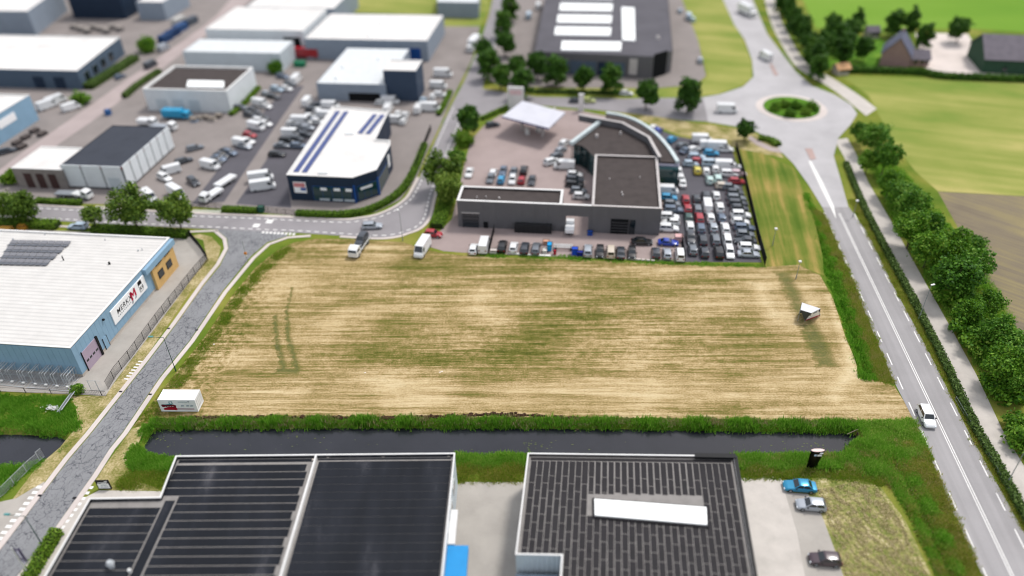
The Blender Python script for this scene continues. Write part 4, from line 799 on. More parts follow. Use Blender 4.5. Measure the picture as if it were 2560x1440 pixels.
def tree_mesh(seed, R, H, clear, leaf, nclump, nleaf, size, mat, bark, shape=1.0):
    rng = np.random.default_rng(seed); cz = (H + clear) / 2; rz = (H - clear) / 2
    u = rng.normal(size=(nclump, 3)); u /= np.linalg.norm(u, axis=1)[:, None]; rad = rng.uniform(.45, 1, (nclump, 1)) ** .5
    lob = 1 + .38 * np.sin(u[:, :1] * 4 + seed) * np.cos(u[:, 1:2] * 5 + seed * 2)
    cc = u * rad * lob * np.array([R, R, rz]) * .88
    if shape != 1: k = (cc[:, 2] + rz) / (2 * rz); sc_ = np.clip(1.15 - shape * k, .25, 1.2); cc[:, :2] *= sc_[:, None]
    cc[:, 2] += cz
    cr = rng.uniform(.5, 1.2, nclump) * R * (.33 if nclump < 100 else .24)
    idx = np.repeat(np.arange(nclump), nleaf); q = rng.normal(size=(len(idx), 3)); q /= np.linalg.norm(q, axis=1)[:, None]
    lc = cc[idx] + q * (cr[idx] * rng.uniform(.35, 1.25, len(idx)))[:, None] * np.array([1.15, 1.15, .8]); nrm = q * .8 + np.array([0, 0, .35])
    v, f = leaf_quads(lc, nrm, size, rng); crown = npmesh('crown', v, f); crown.materials.append(mat)
    m = MB(); r0 = .035 * H * .6
    m.tube((0, 0, 0), (.05, .02, clear), r0, r0 * .75, 8); m.tube((.05, .02, clear), (.1, -.05, cz), r0 * .75, r0 * .45, 7); m.tube((.1, -.05, cz), (0, 0, H * .9), r0 * .45, .03, 6)
    for k in range(min(9, nclump)):
        z0 = clear * .9 + (cz - clear) * rng.uniform(0, 1); m.tube((.06, 0, z0), tuple(cc[k]), r0 * .38, .03, 5)
    return crown, m.mesh('trunk', bark)
TREES = {}
def tk(key, *a): TREES[key] = tree_mesh(*a)
tk('street0', 1, 3.9, 8.6, 2.4, 0, 140, 32, 0.28, L_TREE, M_BARK); tk('street1', 2, 3.6, 8.8, 2.5, 0, 132, 32, 0.28, L_TREE, M_BARK)
tk('young', 3, 2.2, 6.2, 2.4, 0, 80, 26, 0.24, L_TREE, M_BARK)
tk('ash0', 4, 4.3, 10.0, 2.6, 0, 120, 34, .32, L_ASH, M_BARK); tk('ash1', 5, 3.8, 10.4, 2.8, 0, 104, 34, .32, L_ASH2, M_BARK); tk('ash2', 6, 3.5, 8.4, 1.8, 0, 84, 34, .30, L_ASH, M_BARK); tk('ash3', 14, 4.6, 9.0, 2.2, 0, 112, 34, .34, L_ASH2, M_BARK)
tk('oval0', 7, 3.3, 9.5, 1.6, 0, 70, 44, .42, L_DARK, M_BARKD, .5); tk('oval1', 8, 3.2, 9.0, 1.5, 0, 70, 44, .42, L_DARK, M_BARKD, .45)
tk('shrub0', 9, 2.0, 3.0, .1, 0, 40, 40, .24, L_ASH, M_BARK); tk('shrub1', 10, 1.8, 2.6, .1, 0, 36, 40, .24, L_HEDGE, M_BARK); tk('conifer', 11, 2.2, 9.5, .6, 0, 60, 44, .38, L_DARK, M_BARKD, .85)
def tree(name, key, cx, cy, hc, s, label, group, cat='tree', base=None):
    x, y = base or P(cx, cy, hc); t = thing(name, label, cat, (x, y, 0), random.uniform(0, 6.28), group); t.scale = (s, s, s * random.uniform(.94, 1.06)); cr, tr = TREES[key]
    for nm, me in (('trunk', tr), ('crown', cr)): o = bpy.data.objects.new(nm, me); COL.objects.link(o); o.parent = t
    return t
ORD = ['first', 'second', 'third', 'fourth', 'fifth', 'sixth', 'seventh', 'eighth', 'ninth', 'tenth', 'eleventh', 'twelfth', 'thirteenth', 'fourteenth', 'fifteenth', 'sixteenth', 'seventeenth', 'eighteenth', 'nineteenth', 'twentieth'] + ['twenty ' + o for o in ('first', 'second', 'third', 'fourth', 'fifth', 'sixth', 'seventh', 'eighth', 'ninth')]
G = 'street trees along the estate road'
for cx, cy, key, s, b, lb in ((22, 505, 'street0', .92, (38, 556), 'leafy street tree at the left picture edge, outermost of its row'), (66, 495, 'street1', .92, (76, 566), 'leafy street tree second from the left edge behind the blue hall'), (222, 528, 'young', 1.0, (243, 576), 'small young street tree with thin crown beside the parked silver car'), (325, 520, 'street0', 1.18, (347, 577), 'largest street tree, spreading crown in the middle of the row'), (432, 522, 'street1', 1.02, (456, 580), 'street tree nearest the road junction behind the blue hall')):
    tree('street_tree', key, cx, cy, 5, s, lb, G, base=P(*b))
G = 'trees at the dealership corner'
tree('street_tree', 'street0', 1104, 430, 5, 1.15, 'big dark green tree left of the dealership workshop', G); tree('street_tree', 'street1', 1118, 478, 4, .95, 'lower tree crowding the left end of the dealership', G)
tree('street_tree', 'oval0', 1168, 300, 4.5, .95, 'round dark tree left of the petrol canopy', G); tree('shrub', 'shrub1', 1156, 352, 1.2, 1.5, 'bright green shrub below the round tree by the forecourt', 'shrubs by the forecourt', 'shrub')
tree('shrub', 'shrub0', 1140, 395, 1.2, 1.2, 'green shrub between the forecourt and the big tree', 'shrubs by the forecourt', 'shrub')
row = [(1222, 160), (1250, 185), (1262, 105), (1258, 60), (1306, 205), (1390, 178), (1462, 188), (1528, 195), (1617, 232), (1722, 242), (1868, 310), (1276, 20), (1340, 160), (1212, 130), (1290, 165)]
row.sort()
for i, (x, y) in enumerate(row): tree('avenue_tree', 'oval%d' % (i % 2), x, y, 5, (.98, 1.08, .9, 1.0)[i % 4] * (.8 if y > 300 else 1), 'dark oval tree, %s from the left along the upper road' % ORD[i], 'trees along the upper road')
rr = [(2150, 318, 'ash1', .72), (2185, 345, 'ash2', .9), (2175, 392, 'ash0', .72), (2215, 398, 'ash1', .82), (2228, 452, 'ash0', .82), (2262, 480, 'ash2', 1.0), (2282, 520, 'ash1', .85), (2282, 575, 'ash0', .8), (2330, 560, 'ash1', .8), (2325, 622, 'ash2', .95), (2385, 618, 'ash0', 1.05), (2440, 665, 'ash1', .98), (2392, 700, 'ash0', .95), (2432, 770, 'ash2', .9), (2478, 745, 'ash0', .7), (2492, 830, 'ash1', .72), (2530, 860, 'ash2', .85), (2520, 915, 'ash0', .75), (2556, 950, 'ash1', .72), (2440, 600, 'ash2', .7)]
rr.sort(key=lambda q: q[1])
for i, (x, y, k, s) in enumerate(rr): tree('roadside_tree', 'ash3' if i % 4 == 1 else k, x, y, 4.5, s * (.78, 1.0, .86, 1.05, .8)[i % 5], 'bushy bright green tree, %s from the roundabout beside the cycle path' % ORD[i], 'bushy trees beside the cycle path')
sh = [(2348, 690), (2372, 742), (2408, 812), (2442, 862), (2478, 900), (2500, 965), (2530, 985), (2545, 1062), (2556, 1100), (2460, 870), (2430, 840)]
sh.sort(key=lambda q: q[1])
for i, (x, y) in enumerate(sh): tree('shrub', 'shrub0', x, y, 1.2, 1.0 + .25 * (i % 3), 'green shrub, %s from the top under the bushy roadside trees' % ORD[i], 'undergrowth shrubs by the cycle path', 'shrub')
far = [(1962, 10), (1985, 45), (2010, 85), (2035, 130), (2050, 165), (2066, 110), (2085, 60), (2120, 105), (2143, 62), (2165, 120), (2110, 140), (2240, 60), (2280, 62), (2400, 75), (2315, 90), (1945, -20), (1972, 28), (1998, 66), (2024, 108), (2044, 146), (2076, 92), (2102, 92), (2132, 78)]
far.sort()
for i, (x, y) in enumerate(far): tree('farm_tree', 'conifer' if i % 3 == 2 else 'oval%d' % (i % 2), x, y, 4.5, .9 + .15 * (i % 3), 'dark blurred tree, %s from the left around the farm' % ORD[i], 'trees around the farm')
for x, y, k, s, lb in ((370, 122, 'shrub0', 1.7, 'round dark bush at the far street corner'), (202, 252, 'shrub0', 1.3, 'dark bush beside white vans near the slate hall'), (690, 175, 'shrub0', 1.3, 'dark bush below the red lorry trailer'), (1940, 268, 'shrub0', .9, 'small bush on the left of the roundabout island'), (1962, 262, 'shrub1', .9, 'low bush left of centre on the roundabout island'), (1990, 266, 'shrub0', .9, 'low dark bush in the centre of the roundabout island'), (2016, 280, 'shrub1', .8, 'yellow green bush on the right of the roundabout island'), (2030, 268, 'shrub0', .9, 'small bush at the right rim of the roundabout island'), (1975, 284, 'shrub0', .8, 'low bush at the near rim of the roundabout island'), (192, 970, 'shrub0', .55, 'small round shrub below the blue hall fence'), (30, 448, 'shrub1', 1.3, 'bright shrub beside the grey annex')):
    tree('bush', k, x, y, 1.0, s, lb, None, 'bush')
def hedge(name, label, px, wd, hh, mat=L_HEDGE, den=70, size=.17, group='clipped hedges', world=None):
    pts = world or spline(PX(px), 4); c = pts[len(pts) // 2]; t = thing(name, label, 'hedge', (*c, 0), 0, group); rng = np.random.default_rng(len(label))
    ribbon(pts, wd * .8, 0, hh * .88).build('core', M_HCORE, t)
    C_, N_ = [], []
    for a, b in zip(pts, pts[1:]):
        a, b = np.array(a[:2]), np.array(b[:2]); L = np.linalg.norm(b - a); n = int(L * den * (wd + 2 * hh) / 2)
        if n < 1: continue
        d = (b - a) / L; nn = np.array([-d[1], d[0]]); u = rng.uniform(0, L, n); s = rng.uniform(-hh, wd + hh, n)
        off = np.where(s < 0, -wd / 2, np.where(s > wd, wd / 2, s - wd / 2)); z = np.where(s < 0, hh + s, np.where(s > wd, hh - (s - wd), hh)); j = rng.normal(0, .06, (n, 3))
        p = np.column_stack([a + d * u[:, None] + nn * off[:, None], np.maximum(z, .03)]) + j
        nv = np.where((s < 0)[:, None], np.append(-nn, .2), np.where((s > wd)[:, None], np.append(nn, .2), np.array([0, 0, 1.]))); C_.append(p); N_.append(nv)
    cc, nn = np.concatenate(C_), np.concatenate(N_); v, f = leaf_quads(cc - np.array([*c, 0]), nn, size, rng); me = npmesh('foliage', v, f); me.materials.append(mat)
    o = bpy.data.objects.new('foliage', me); COL.objects.link(o); o.parent = t; return t
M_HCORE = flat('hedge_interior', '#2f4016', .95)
hedge('hedge', 'long bright clipped hedge curving round the navy showroom', [(742, 538), (800, 541), (860, 541), (910, 533), (950, 518), (985, 497), (1010, 474), (1026, 450), (1036, 430), (1048, 402), (1062, 366)], 1.5, 1.2)
hedge('hedge', 'short clipped hedge between the yard gates', [(558, 528), (645, 532)], 1.4, 1.2); hedge('hedge', 'clipped hedge in front of the grey annex', [(92, 506), (205, 512)], 1.3, 1.1)
hedge('hedge', 'clipped hedge below the trees left of the yard gate', [(372, 518), (478, 524)], 1.3, 1.1); hedge('hedge', 'clipped hedge behind the blue hall', [(232, 577), (340, 582), (472, 592)], 2.2, 1.3); hedge('hedge', 'clipped hedge left behind the blue hall', [(-40, 560), (60, 564), (148, 568)], 2.4, 1.4)
hedge('hedge', 'bright hedge wedge left of the dealership entrance', [(1092, 572), (1102, 545), (1112, 520), (1122, 500)], 3.0, 1.4)
hedge('hedge', 'low green hedge beside the pinkish street', [(312, 246), (350, 214), (400, 182)], 1.6, 1.4, L_HEDGED, 40, .24); hedge('hedge', 'green hedge along the brown roofed white hall', [(578, 290), (612, 262), (648, 222)], 1.3, 1.0, L_HEDGE, 40, .24); hedge('hedge', 'dark shrub border beside the slate hall', [(222, 224), (280, 188), (340, 150)], 3.0, 1.8, L_HEDGED, 40, .26)
hedge('hedge', 'green hedge by the road beside the white vans', [(1096, 290), (1112, 262), (1126, 232)], 1.3, 1.0, L_HEDGE, 40, .24)
hedge('hedge', 'green border around the petrol forecourt', [(1205, 300), (1240, 284), (1275, 268)], 1.2, .9, L_HEDGE, 40, .22); hedge('hedge', 'bright hedge at the roundabout corner', [(1896, 348), (1922, 352), (1946, 366)], 2.0, .9, L_HEDGE, 40, .22)
hedge('hedge', 'long dark hedge between main road and cycle path', [(2114, 410), (2146, 490), (2182, 566), (2226, 650), (2268, 726), (2306, 800), (2364, 916), (2432, 1062), (2500, 1180), (2560, 1290), (2640, 1430)], 1.1, .9, L_HEDGED, 70, .18)
hedge('hedge', 'dark hedge along the lower left hall', [(148, 1334), (104, 1404), (60, 1480)], 1.5, 1.4, L_HEDGE, 80, .15)
hedge('hedge', 'dark field hedge between farm garden and crop field', [(2080, 180), (2180, 182), (2300, 186), (2360, 196), (2560, 204), (2700, 210)], 2.0, 1.6, L_DARK, 25, .35)
hedge('hedge', 'hedge along the upper road below the avenue trees', [(1340, 232), (1450, 234), (1560, 236)], 1.4, .9, L_HEDGED, 35, .25)

def blades(name, label, cat, px, n, h0, h1, mat, wd=.06, cl=.5, seed=1, world=None):
    poly = world or PX(px); rng = np.random.default_rng(seed); q = np.array(poly); lo, hi = q.min(0), q.max(0)
    per = 7; nt = n // per; pts = []
    tot = 0
    while tot < nt:
        p = rng.uniform(lo, hi, (nt * 2, 2)); p = p[inpoly(p, poly)]; pts.append(p); tot += len(p)
    base = np.concatenate(pts)[:nt]; z = terrain(base); keep = z > -1.05; base, z = base[keep], z[keep]
    hs = rng.uniform(h0, h1, len(base)) * (.75 + .5 * np.sin(base[:, 0] * .9 + seed) * np.sin(base[:, 1] * 1.3))
    n2 = np.sin(base[:, 0] * .23 + 2 * np.sin(base[:, 1] * .31 + seed)) * np.sin(base[:, 0] * .61 + base[:, 1] * .47 + seed); hs = np.maximum(hs * (1 + .35 * n2), h0 * .5); base = base + rng.normal(0, .28, base.shape)
    b = np.repeat(base, per, 0); zz = np.repeat(z, per); hh = np.repeat(hs, per) * rng.uniform(.6, 1.15, len(b)); b = b + rng.normal(0, cl * .35, b.shape)
    a = rng.uniform(0, 6.283, len(b)); ln = rng.uniform(.1, .55, len(b)) * hh; w_ = wd * rng.uniform(.6, 1.4, len(b)); t = np.column_stack([np.cos(a), np.sin(a)]); s = np.column_stack([-t[:, 1], t[:, 0]])
    o = np.array([*q.mean(0), 0.0])
    v = np.stack([np.column_stack([b - s * w_[:, None], zz - .03]), np.column_stack([b + s * w_[:, None], zz - .03]), np.column_stack([b + t * ln[:, None], zz + hh])], 1).reshape(-1, 3) - o
    me = npmesh(name, v, np.arange(len(v)).reshape(-1, 3)); me.materials.append(mat); ob = bpy.data.objects.new(name, me); ob.location = o; COL.objects.link(ob); tag(ob, label, cat, kind='stuff'); return ob
blades('reeds', 'bright green reed bank along the far side of the canal', 'reeds', [(345, 1098), (350, 1076), (390, 1049), (900, 1046), (1500, 1048), (2150, 1054), (2150, 1072), (1500, 1070), (900, 1070), (430, 1074), (372, 1092)], 90000, .45, .85, L_REED, .06, .5, 1)
blades('reeds', 'green reeds between canal end and main road', 'reeds', [(2140, 1056), (2285, 1052), (2302, 1090), (2330, 1150), (2240, 1130), (2170, 1100)], 26000, .4, .8, L_REED, .06, .5, 2)
blades('reeds', 'green bank between the two dark roofs', 'reeds', [(1136, 1128), (1326, 1128), (1322, 1165), (1144, 1165)], 16000, .35, .7, L_REED, .06, .5, 3)
blades('tall_grass', 'yellow green rough grass between the two dark roofs', 'grass', [(1140, 1160), (1322, 1160), (1320, 1204), (1146, 1206)], 14000, .2, .5, L_GRASS, .06, .5, 4)
blades('reeds', 'green bank in front of the dark totem sign', 'reeds', [(1836, 1130), (2060, 1130), (2140, 1104), (2250, 1106), (2290, 1180), (2356, 1310), (2430, 1500), (2370, 1500), (2280, 1290), (2220, 1200), (2120, 1172), (1842, 1172)], 90000, .4, .8, L_REED, .06, .5, 5)
blades('tall_grass', 'rough grass slope between ditch and main road', 'grass', [(2200, 1120), (2305, 1100), (2400, 1320), (2480, 1510), (2380, 1510), (2270, 1270)], 80000, .25, .6, L_GRASS, .06, .5, 6)
blades('tall_grass', 'rough grass edge above the right parking', 'grass', [(1845, 1168), (2120, 1170), (2220, 1200), (2200, 1216), (2100, 1196), (1960, 1196), (1850, 1196)], 26000, .2, .45, L_GRASS, .06, .5, 7)
blades('reeds', 'dense green bush of reeds at the left canal end', 'reeds', [(318, 1140), (340, 1112), (372, 1138), (444, 1146), (424, 1176), (330, 1172)], 18000, .4, .85, L_REED, .06, .5, 8)
blades('tall_grass', 'olive rough grass beside the lower left hall', 'grass', [(320, 1172), (424, 1176), (404, 1222), (290, 1220)], 15000, .15, .4, L_GRASS, .06, .5, 9)
blades('reeds', 'green bank above the left canal', 'reeds', [(-120, 990), (175, 992), (190, 1045), (200, 1070), (160, 1084), (60, 1074), (-120, 1072)], 46000, .3, .7, L_REED, .06, .5, 10)
blades('reeds', 'green bank below the left canal', 'reeds', [(-120, 1150), (55, 1152), (150, 1112), (160, 1122), (60, 1190), (-20, 1262), (-120, 1262)], 22000, .3, .65, L_REED, .06, .5, 11)
blades('reeds', 'tall green ditch grass along the field right edge', 'reeds', [(2005, 485), (2030, 560), (2062, 680), (2100, 785), (2140, 900), (2150, 945), (2192, 952), (2152, 836), (2112, 720), (2076, 630), (2040, 540), (2016, 482)], 52000, .35, .75, L_REED, .06, .5, 12)
blades('tall_grass', 'rough green grass between ditch and main road above the bend', 'grass', [(2030, 520), (2062, 540), (2136, 712), (2234, 960), (2192, 952), (2152, 836), (2112, 720), (2070, 620)], 46000, .25, .5, L_GRASS, .06, .5, 13)
blades('tall_grass', 'rough verge grass right of the main road', 'grass', [(2124, 500), (2172, 590), (2240, 726), (2334, 900), (2424, 1082), (2564, 1336), (2590, 1336), (2436, 1084), (2352, 912), (2262, 736), (2190, 600), (2140, 500)], 42000, .15, .38, L_GRASS, .06, .5, 14)
blades('undergrowth', 'lush green undergrowth below the bushy roadside trees', 'grass', [(2170, 400), (2230, 540), (2330, 715), (2390, 820), (2450, 935), (2480, 1000), (2560, 985), (2560, 850), (2490, 720), (2420, 620), (2340, 520), (2250, 420)], 60000, .3, .8, L_REED, .08, .6, 15)
blades('undergrowth', 'green verge at the lower right of the cycle path', 'grass', [(2515, 1075), (2570, 1060), (2620, 1200), (2570, 1160)], 8000, .2, .5, L_REED, .07, .5, 16)
blades('tall_grass', 'green strip under the cars along the field edge', 'grass', [(1195, 634), (1420, 641), (1712, 655), (1908, 662), (1912, 668), (1700, 664), (1420, 650), (1190, 642)], 12000, .15, .4, L_REED, .06, .4, 17)
blades('tall_grass', 'weedy grass along the field side of the cracked road', 'grass', [(332, 1066), (445, 930), (520, 838), (590, 735), (650, 665), (720, 612), (730, 622), (664, 680), (606, 750), (540, 850), (470, 945), (372, 1056)], 26000, .12, .35, L_GRASS, .06, .4, 18)
blades('stubble', 'short straw stubble standing across the mown field', 'stubble', [(400, 1040), (620, 700), (800, 605), (1060, 635), (1910, 672), (2060, 720), (2130, 930), (2230, 980), (2260, 1045)], 90000, .05, .13, L_STRAW, .05, 1.2, 19)
def clods(label, px, n, seed):
    rng = random.Random(seed); m = MB(); pts = PX(px); al = along(pts, .12); 
    for _ in range(n):
        x, y, a = rng.choice(al); x += rng.gauss(0, .1); y += rng.gauss(0, .16); s = rng.uniform(.1, .32); r1 = [rng.uniform(.6, 1.2) * s for _ in range(6)]; vs = []
        for k in range(6): t = k * 1.047; vs.append((x + math.cos(t) * r1[k] * 1.4, y + math.sin(t) * r1[k], 0))
        for k in range(6): t = k * 1.047 + .3; vs.append((x + math.cos(t) * r1[k] * .9, y + math.sin(t) * r1[k] * .6, s * rng.uniform(.5, .9)))
        m.add(vs, [(k, (k + 1) % 6, 6 + (k + 1) % 6, 6 + k) for k in range(6)] + [tuple(range(6, 12))])
    o = m.build('soil_clods', M_SOIL); tag(o, label, 'soil', kind='stuff')
clods('dark turned soil clods along the field edge above the canal', [(490, 1046), (700, 1043), (860, 1044), (1000, 1046), (1110, 1042), (1230, 1036), (1360, 1040)], 620, 5); clods('a few dark soil clods near the middle of the canal bank', [(1390, 1044), (1500, 1046)], 30, 6)
def flowers():
    rng = random.Random(2); m = MB()
    for _ in range(120): x, y = P(rng.gauss(131, 8), rng.gauss(1020, 3), .5); m.box((x, y, rng.uniform(.3, .7)), (.1, .1, .05), rng.uniform(0, 3))
    tag(m.build('white_flowers', M_WHITE), 'patch of white blossom on the bank above the left canal', 'flowers', kind='stuff')
flowers()

def hay(label, px, n, seed, rows=1.3, ang=100, h=.14):
    """raked hay lying in rows: small straw tufts"""
    poly = PX(px); rng = np.random.default_rng(seed); q = np.array(poly); lo, hi = q.min(0), q.max(0); p = rng.uniform(lo, hi, (n * 3, 2)); p = p[inpoly(p, poly)]
    a = math.radians(ang); t = p @ np.array([-math.sin(a), math.cos(a)]); t = t + 1.2 * np.sin(p[:, 0] * .35 + p[:, 1] * .2) + .5 * np.sin(p[:, 0] * .9 - p[:, 1] * .7); clump = np.sin(p[:, 0] * 2.3 + 3 * np.sin(p[:, 1] * 1.1)) * np.sin(p[:, 1] * 1.9 + 2 * np.sin(p[:, 0] * .8)); p = p[(rng.random(len(p)) < np.clip(.25 + .45 * clump + .25 * np.sin(t * 2 * np.pi / rows), .05, .95))][:n]
    c = np.column_stack([p, rng.uniform(.03, h, len(p))]); o = np.array([*q.mean(0), 0]); v, f = leaf_quads(c - o, np.array([0, 0, 1.6]), .085, rng); me = npmesh('hay', v, f); me.materials.append(L_STRAW); ob = bpy.data.objects.new('hay', me); ob.location = o; COL.objects.link(ob); tag(ob, label, 'hay', kind='stuff')
hay('raked straw lying in rows on the lawn beside the right parking', [(2040, 1225), (2140, 1205), (2196, 1224), (2250, 1300), (2320, 1440), (2370, 1560), (2150, 1560), (2110, 1430), (2080, 1330)], 22000, 3, 1.4, 105)

blades('dry_stems', 'dry straw stems mixed into the far canal bank', 'grass', [(365, 1066), (395, 1047), (900, 1044), (1500, 1046), (2150, 1052), (2150, 1062), (1500, 1058), (900, 1057), (430, 1062)], 15000, .3, .7, L_STRAW, .05, .5, 31)
blades('dry_stems', 'yellowish stems in the bank around the totem sign', 'grass', [(1836, 1145), (2060, 1140), (2160, 1112), (2290, 1070), (2400, 1320), (2480, 1510), (2380, 1510), (2270, 1270), (2200, 1200), (2100, 1190), (1842, 1186)], 30000, .25, .6, L_GRASS2, .05, .5, 32)
blades('dry_stems', 'dry stems along the grass between ditch and main road', 'grass', [(2030, 520), (2062, 540), (2136, 712), (2234, 960), (2192, 952), (2152, 836), (2112, 720), (2070, 620)], 14000, .25, .5, L_GRASS2, .05, .5, 33)
# ------------------------------------------------------------------ vehicles
M_TYRE = flat('tyre_rubber', '#1d1d1f', .85, .05); M_RIM = flat('alloy_rim', '#a9adb2', .35, .05, metal=.5); M_CGLASS = glassy('car_glass', '#2a343a', .05); M_LAMP = flat('clear_headlamp', '#e9eef2', .15); M_TAIL = flat('red_tail_lamp', '#8e1a1c', .25); M_TRIM = flat('black_trim', '#202124', .6)
PAINTS = dict(white='#f5f6f6', silver='#b9c0c8', grey='#7f858c', dark='#3d424a', black='#17181b', red='#b3202f', blue='#1f43b0', skyblue='#2f9fd0', teal='#2795c0', lightblue='#b8ccdc', bluegrey='#6d7c90', green='#2f5850', yellow='#e3d24a', beige='#d8cbb9', mint='#c9e4de', pink='#dfc3c8', brown='#4a3a42', cyan='#22a5d4', lime='#c9d08a')
WORD = dict(dark='dark grey', lightblue='pale blue', bluegrey='blue grey', skyblue='sky blue', green='dark green', mint='mint white', brown='dark plum')
def pm(c): return paint('car_paint_' + c, PAINTS[c], .3, .35 if c in ('silver', 'grey', 'bluegrey', 'teal') else 0)
def wheel_mesh(r, wd):
    m = MB(); m.tube((0, -wd / 2, 0), (0, wd / 2, 0), r, r, 14, 0)
    for s in (-1, 1): m.tube((0, s * (wd / 2 - .02), 0), (0, s * (wd / 2 + .012), 0), r * .66, r * .6, 10, 1)
    return m.mesh('wheel', [M_TYRE, M_RIM])
WHEEL, WHEELB = wheel_mesh(.32, .2), wheel_mesh(.45, .28)
def loft(m, st, mi=0):
    n = len(st[0]); b = len(m.v); m.v += [p for r in st for p in r]; k = len(st)
    for i in range(k - 1):
        for j in range(n): m.f.append((b + i * n + j, b + i * n + (j + 1) % n, b + (i + 1) * n + (j + 1) % n, b + (i + 1) * n + j)); m.m.append(mi)
    m.f += [tuple(b + j for j in range(n))[::-1], tuple(b + (k - 1) * n + j for j in range(n))]; m.m += [mi, mi]
def sect(x, w, zb, zt, crown=.03):
    h = [(w * .84, zb), (w * .98, zb + .1), (w, zb + (zt - zb) * .45), (w * .97, zb + (zt - zb) * .8), (w * .86, zt)]
    return [(x, y, z) for y, z in h] + [(x, w * .4, zt + crown), (x, -w * .4, zt + crown)] + [(x, -y, z) for y, z in h[::-1]]
KIND = {  # L, W, H, belt, (cabin: base front, roof front, roof rear, base rear in half lengths), word
    'hatch': (4.05, 1.76, 1.47, .92, (.44, .10, -.74, -.96), 'hatchback'), 'sedan': (4.6, 1.80, 1.42, .90, (.40, .10, -.46, -.74), 'saloon car'), 'suv': (4.55, 1.86, 1.66, 1.02, (.46, .20, -.78, -.97), 'SUV'),
    'estate': (4.6, 1.80, 1.46, .92, (.42, .12, -.80, -.97), 'estate car'), 'coupe': (4.4, 1.84, 1.30, .86, (.34, .02, -.42, -.82), 'sports car'), 'mpv': (4.5, 1.84, 1.82, 1.05, (.66, .34, -.90, -.98), 'minivan'),
    'van': (5.3, 2.0, 2.25, 1.25, (.80, .56, -.975, -.99), 'panel van'), 'bigvan': (6.0, 2.05, 2.6, 1.3, (.84, .62, -.98, -.99), 'big van')}
def car_parts(kind):
    L, W, H, zb_, cab, _ = KIND[kind]; l, w = L / 2, W / 2; van = kind in ('van', 'bigvan'); g = .2
    hood = zb_ - (.12 if not van else .18); m = MB(); bf, rf, rr, br = (c * l for c in cab); rearz = zb_ - .02 if kind not in ('sedan', 'coupe') else zb_ - .03
    st = [(-l, .80, .36, rearz - .28), (-l + .07, .92, .28, rearz - .06), (-l + .3, .985, g, rearz), (br * .5, 1, g, zb_), (0, 1, g, zb_), (bf * .8, 1, g, zb_), (bf + .1, .995, g, hood + .04), (bf + (l - bf) * .55, .97, g, hood - .03), (l - .22, .93, .24, hood - .13), (l - .05, .84, .30, hood - .3), (l, .72, .38, hood - .42)]
    loft(m, [sect(x, w * k, a_, b_) for x, k, a_, b_ in st])
    wb, wt = w * (.88 if not van else .95), w * (.74 if not van else .86); zt = H - .04
    def ring4(z, xf, xr, hw): return [(xf, hw, z), (xf, -hw, z), (xr, -hw, z), (xr, hw, z)]
    b0, b1 = ring4(zb_ - .03, bf, br, wb), ring4(zt, rf, rr, wt); b2 = ring4(H, rf - .18, rr + .16, wt * .82)
    m.add(b0 + b1 + b2, [(0, 1, 5, 4), (1, 2, 6, 5), (2, 3, 7, 6), (3, 0, 4, 7), (4, 5, 9, 8), (5, 6, 10, 9), (6, 7, 11, 10), (7, 4, 8, 11), (8, 9, 10, 11)])
    body = m.mesh('body', [], smooth=True); body.materials.append(None)
    P_ = {'body': [(body, None)]}
    def pane(q, u0, u1, v0, v1, off=.015):
        """q: 4 corners (bottom a,b, top b,a) -> inset pane"""
        a, b, c, d = (Vector(p) for p in q); n = (d - a).cross(b - a).normalized()
        def at(u, v): return (a.lerp(b, u)).lerp(d.lerp(c, u), v) + n * off
        mm = MB(); p = [at(u0, v0), at(u1, v0), at(u1, v1), at(u0, v1)]; mm.add(p, [(3, 2, 1, 0)]); return mm
    fr = (b0[0], b0[1], b1[1], b1[0]); bk = (b0[2], b0[3], b1[3], b1[2]); rt = (b0[1], b0[2], b1[2], b1[1]); lt = (b0[3], b0[0], b1[0], b1[3])
    P_['windscreen'] = [(pane(fr, .06, .94, .10, .93).mesh('windscreen', M_CGLASS), None)]
    if not van: P_['rear_window'] = [(pane(bk, .1, .9, .22, .9).mesh('rear_window', M_CGLASS), None)]
    if van: a_, c_ = pane(rt, .04, .22, .12, .6), pane(lt, .78, .96, .12, .6)
    else:
        a_, c_ = pane(rt, .07, .46, .15, .88), pane(lt, .54, .93, .15, .88); x_, y_ = pane(rt, .5, .9, .15, .88), pane(lt, .1, .5, .15, .88)
        a_.add(x_.v, [(0, 1, 2, 3)]); c_.add(y_.v, [(0, 1, 2, 3)])
    P_['side_window'] = [(a_.mesh('side_window', M_CGLASS), None), (c_.mesh('side_window', M_CGLASS), None)]
    r = .32 if not van else .34; ax = l * (.62 if not van else .64)
    P_['wheel'] = [(WHEEL, (sx * ax - (.05 if sx > 0 else 0), sy * (w - .10), .32)) for sx in (1, -1) for sy in (1, -1)]
    for nm, mt, xx, zz, zz2 in (('headlight', M_LAMP, l - .13, hood - .36, hood - .2), ('tail_light', M_TAIL, -l - .005, rearz - .3, rearz - .1)):
        P_[nm] = []
        for s in (1, -1): P_[nm].append((MB().hexa([(xx, s * w * .5, zz), (xx + .12, s * w * .5, zz), (xx + .12, s * w * .76, zz), (xx, s * w * .86, zz)], [(xx, s * w * .5, zz2), (xx + .08, s * w * .5, zz2), (xx + .08, s * w * .76, zz2), (xx, s * w * .86, zz2)]).mesh(nm, mt), None))
    P_['door_mirror'] = [(MB().box((bf * .72, s * (w + .08), zb_ - .02), (.16, .2, .13)).mesh('door_mirror', M_TRIM), None) for s in (1, -1)]
    return P_
CARS = {k: car_parts(k) for k in KIND}
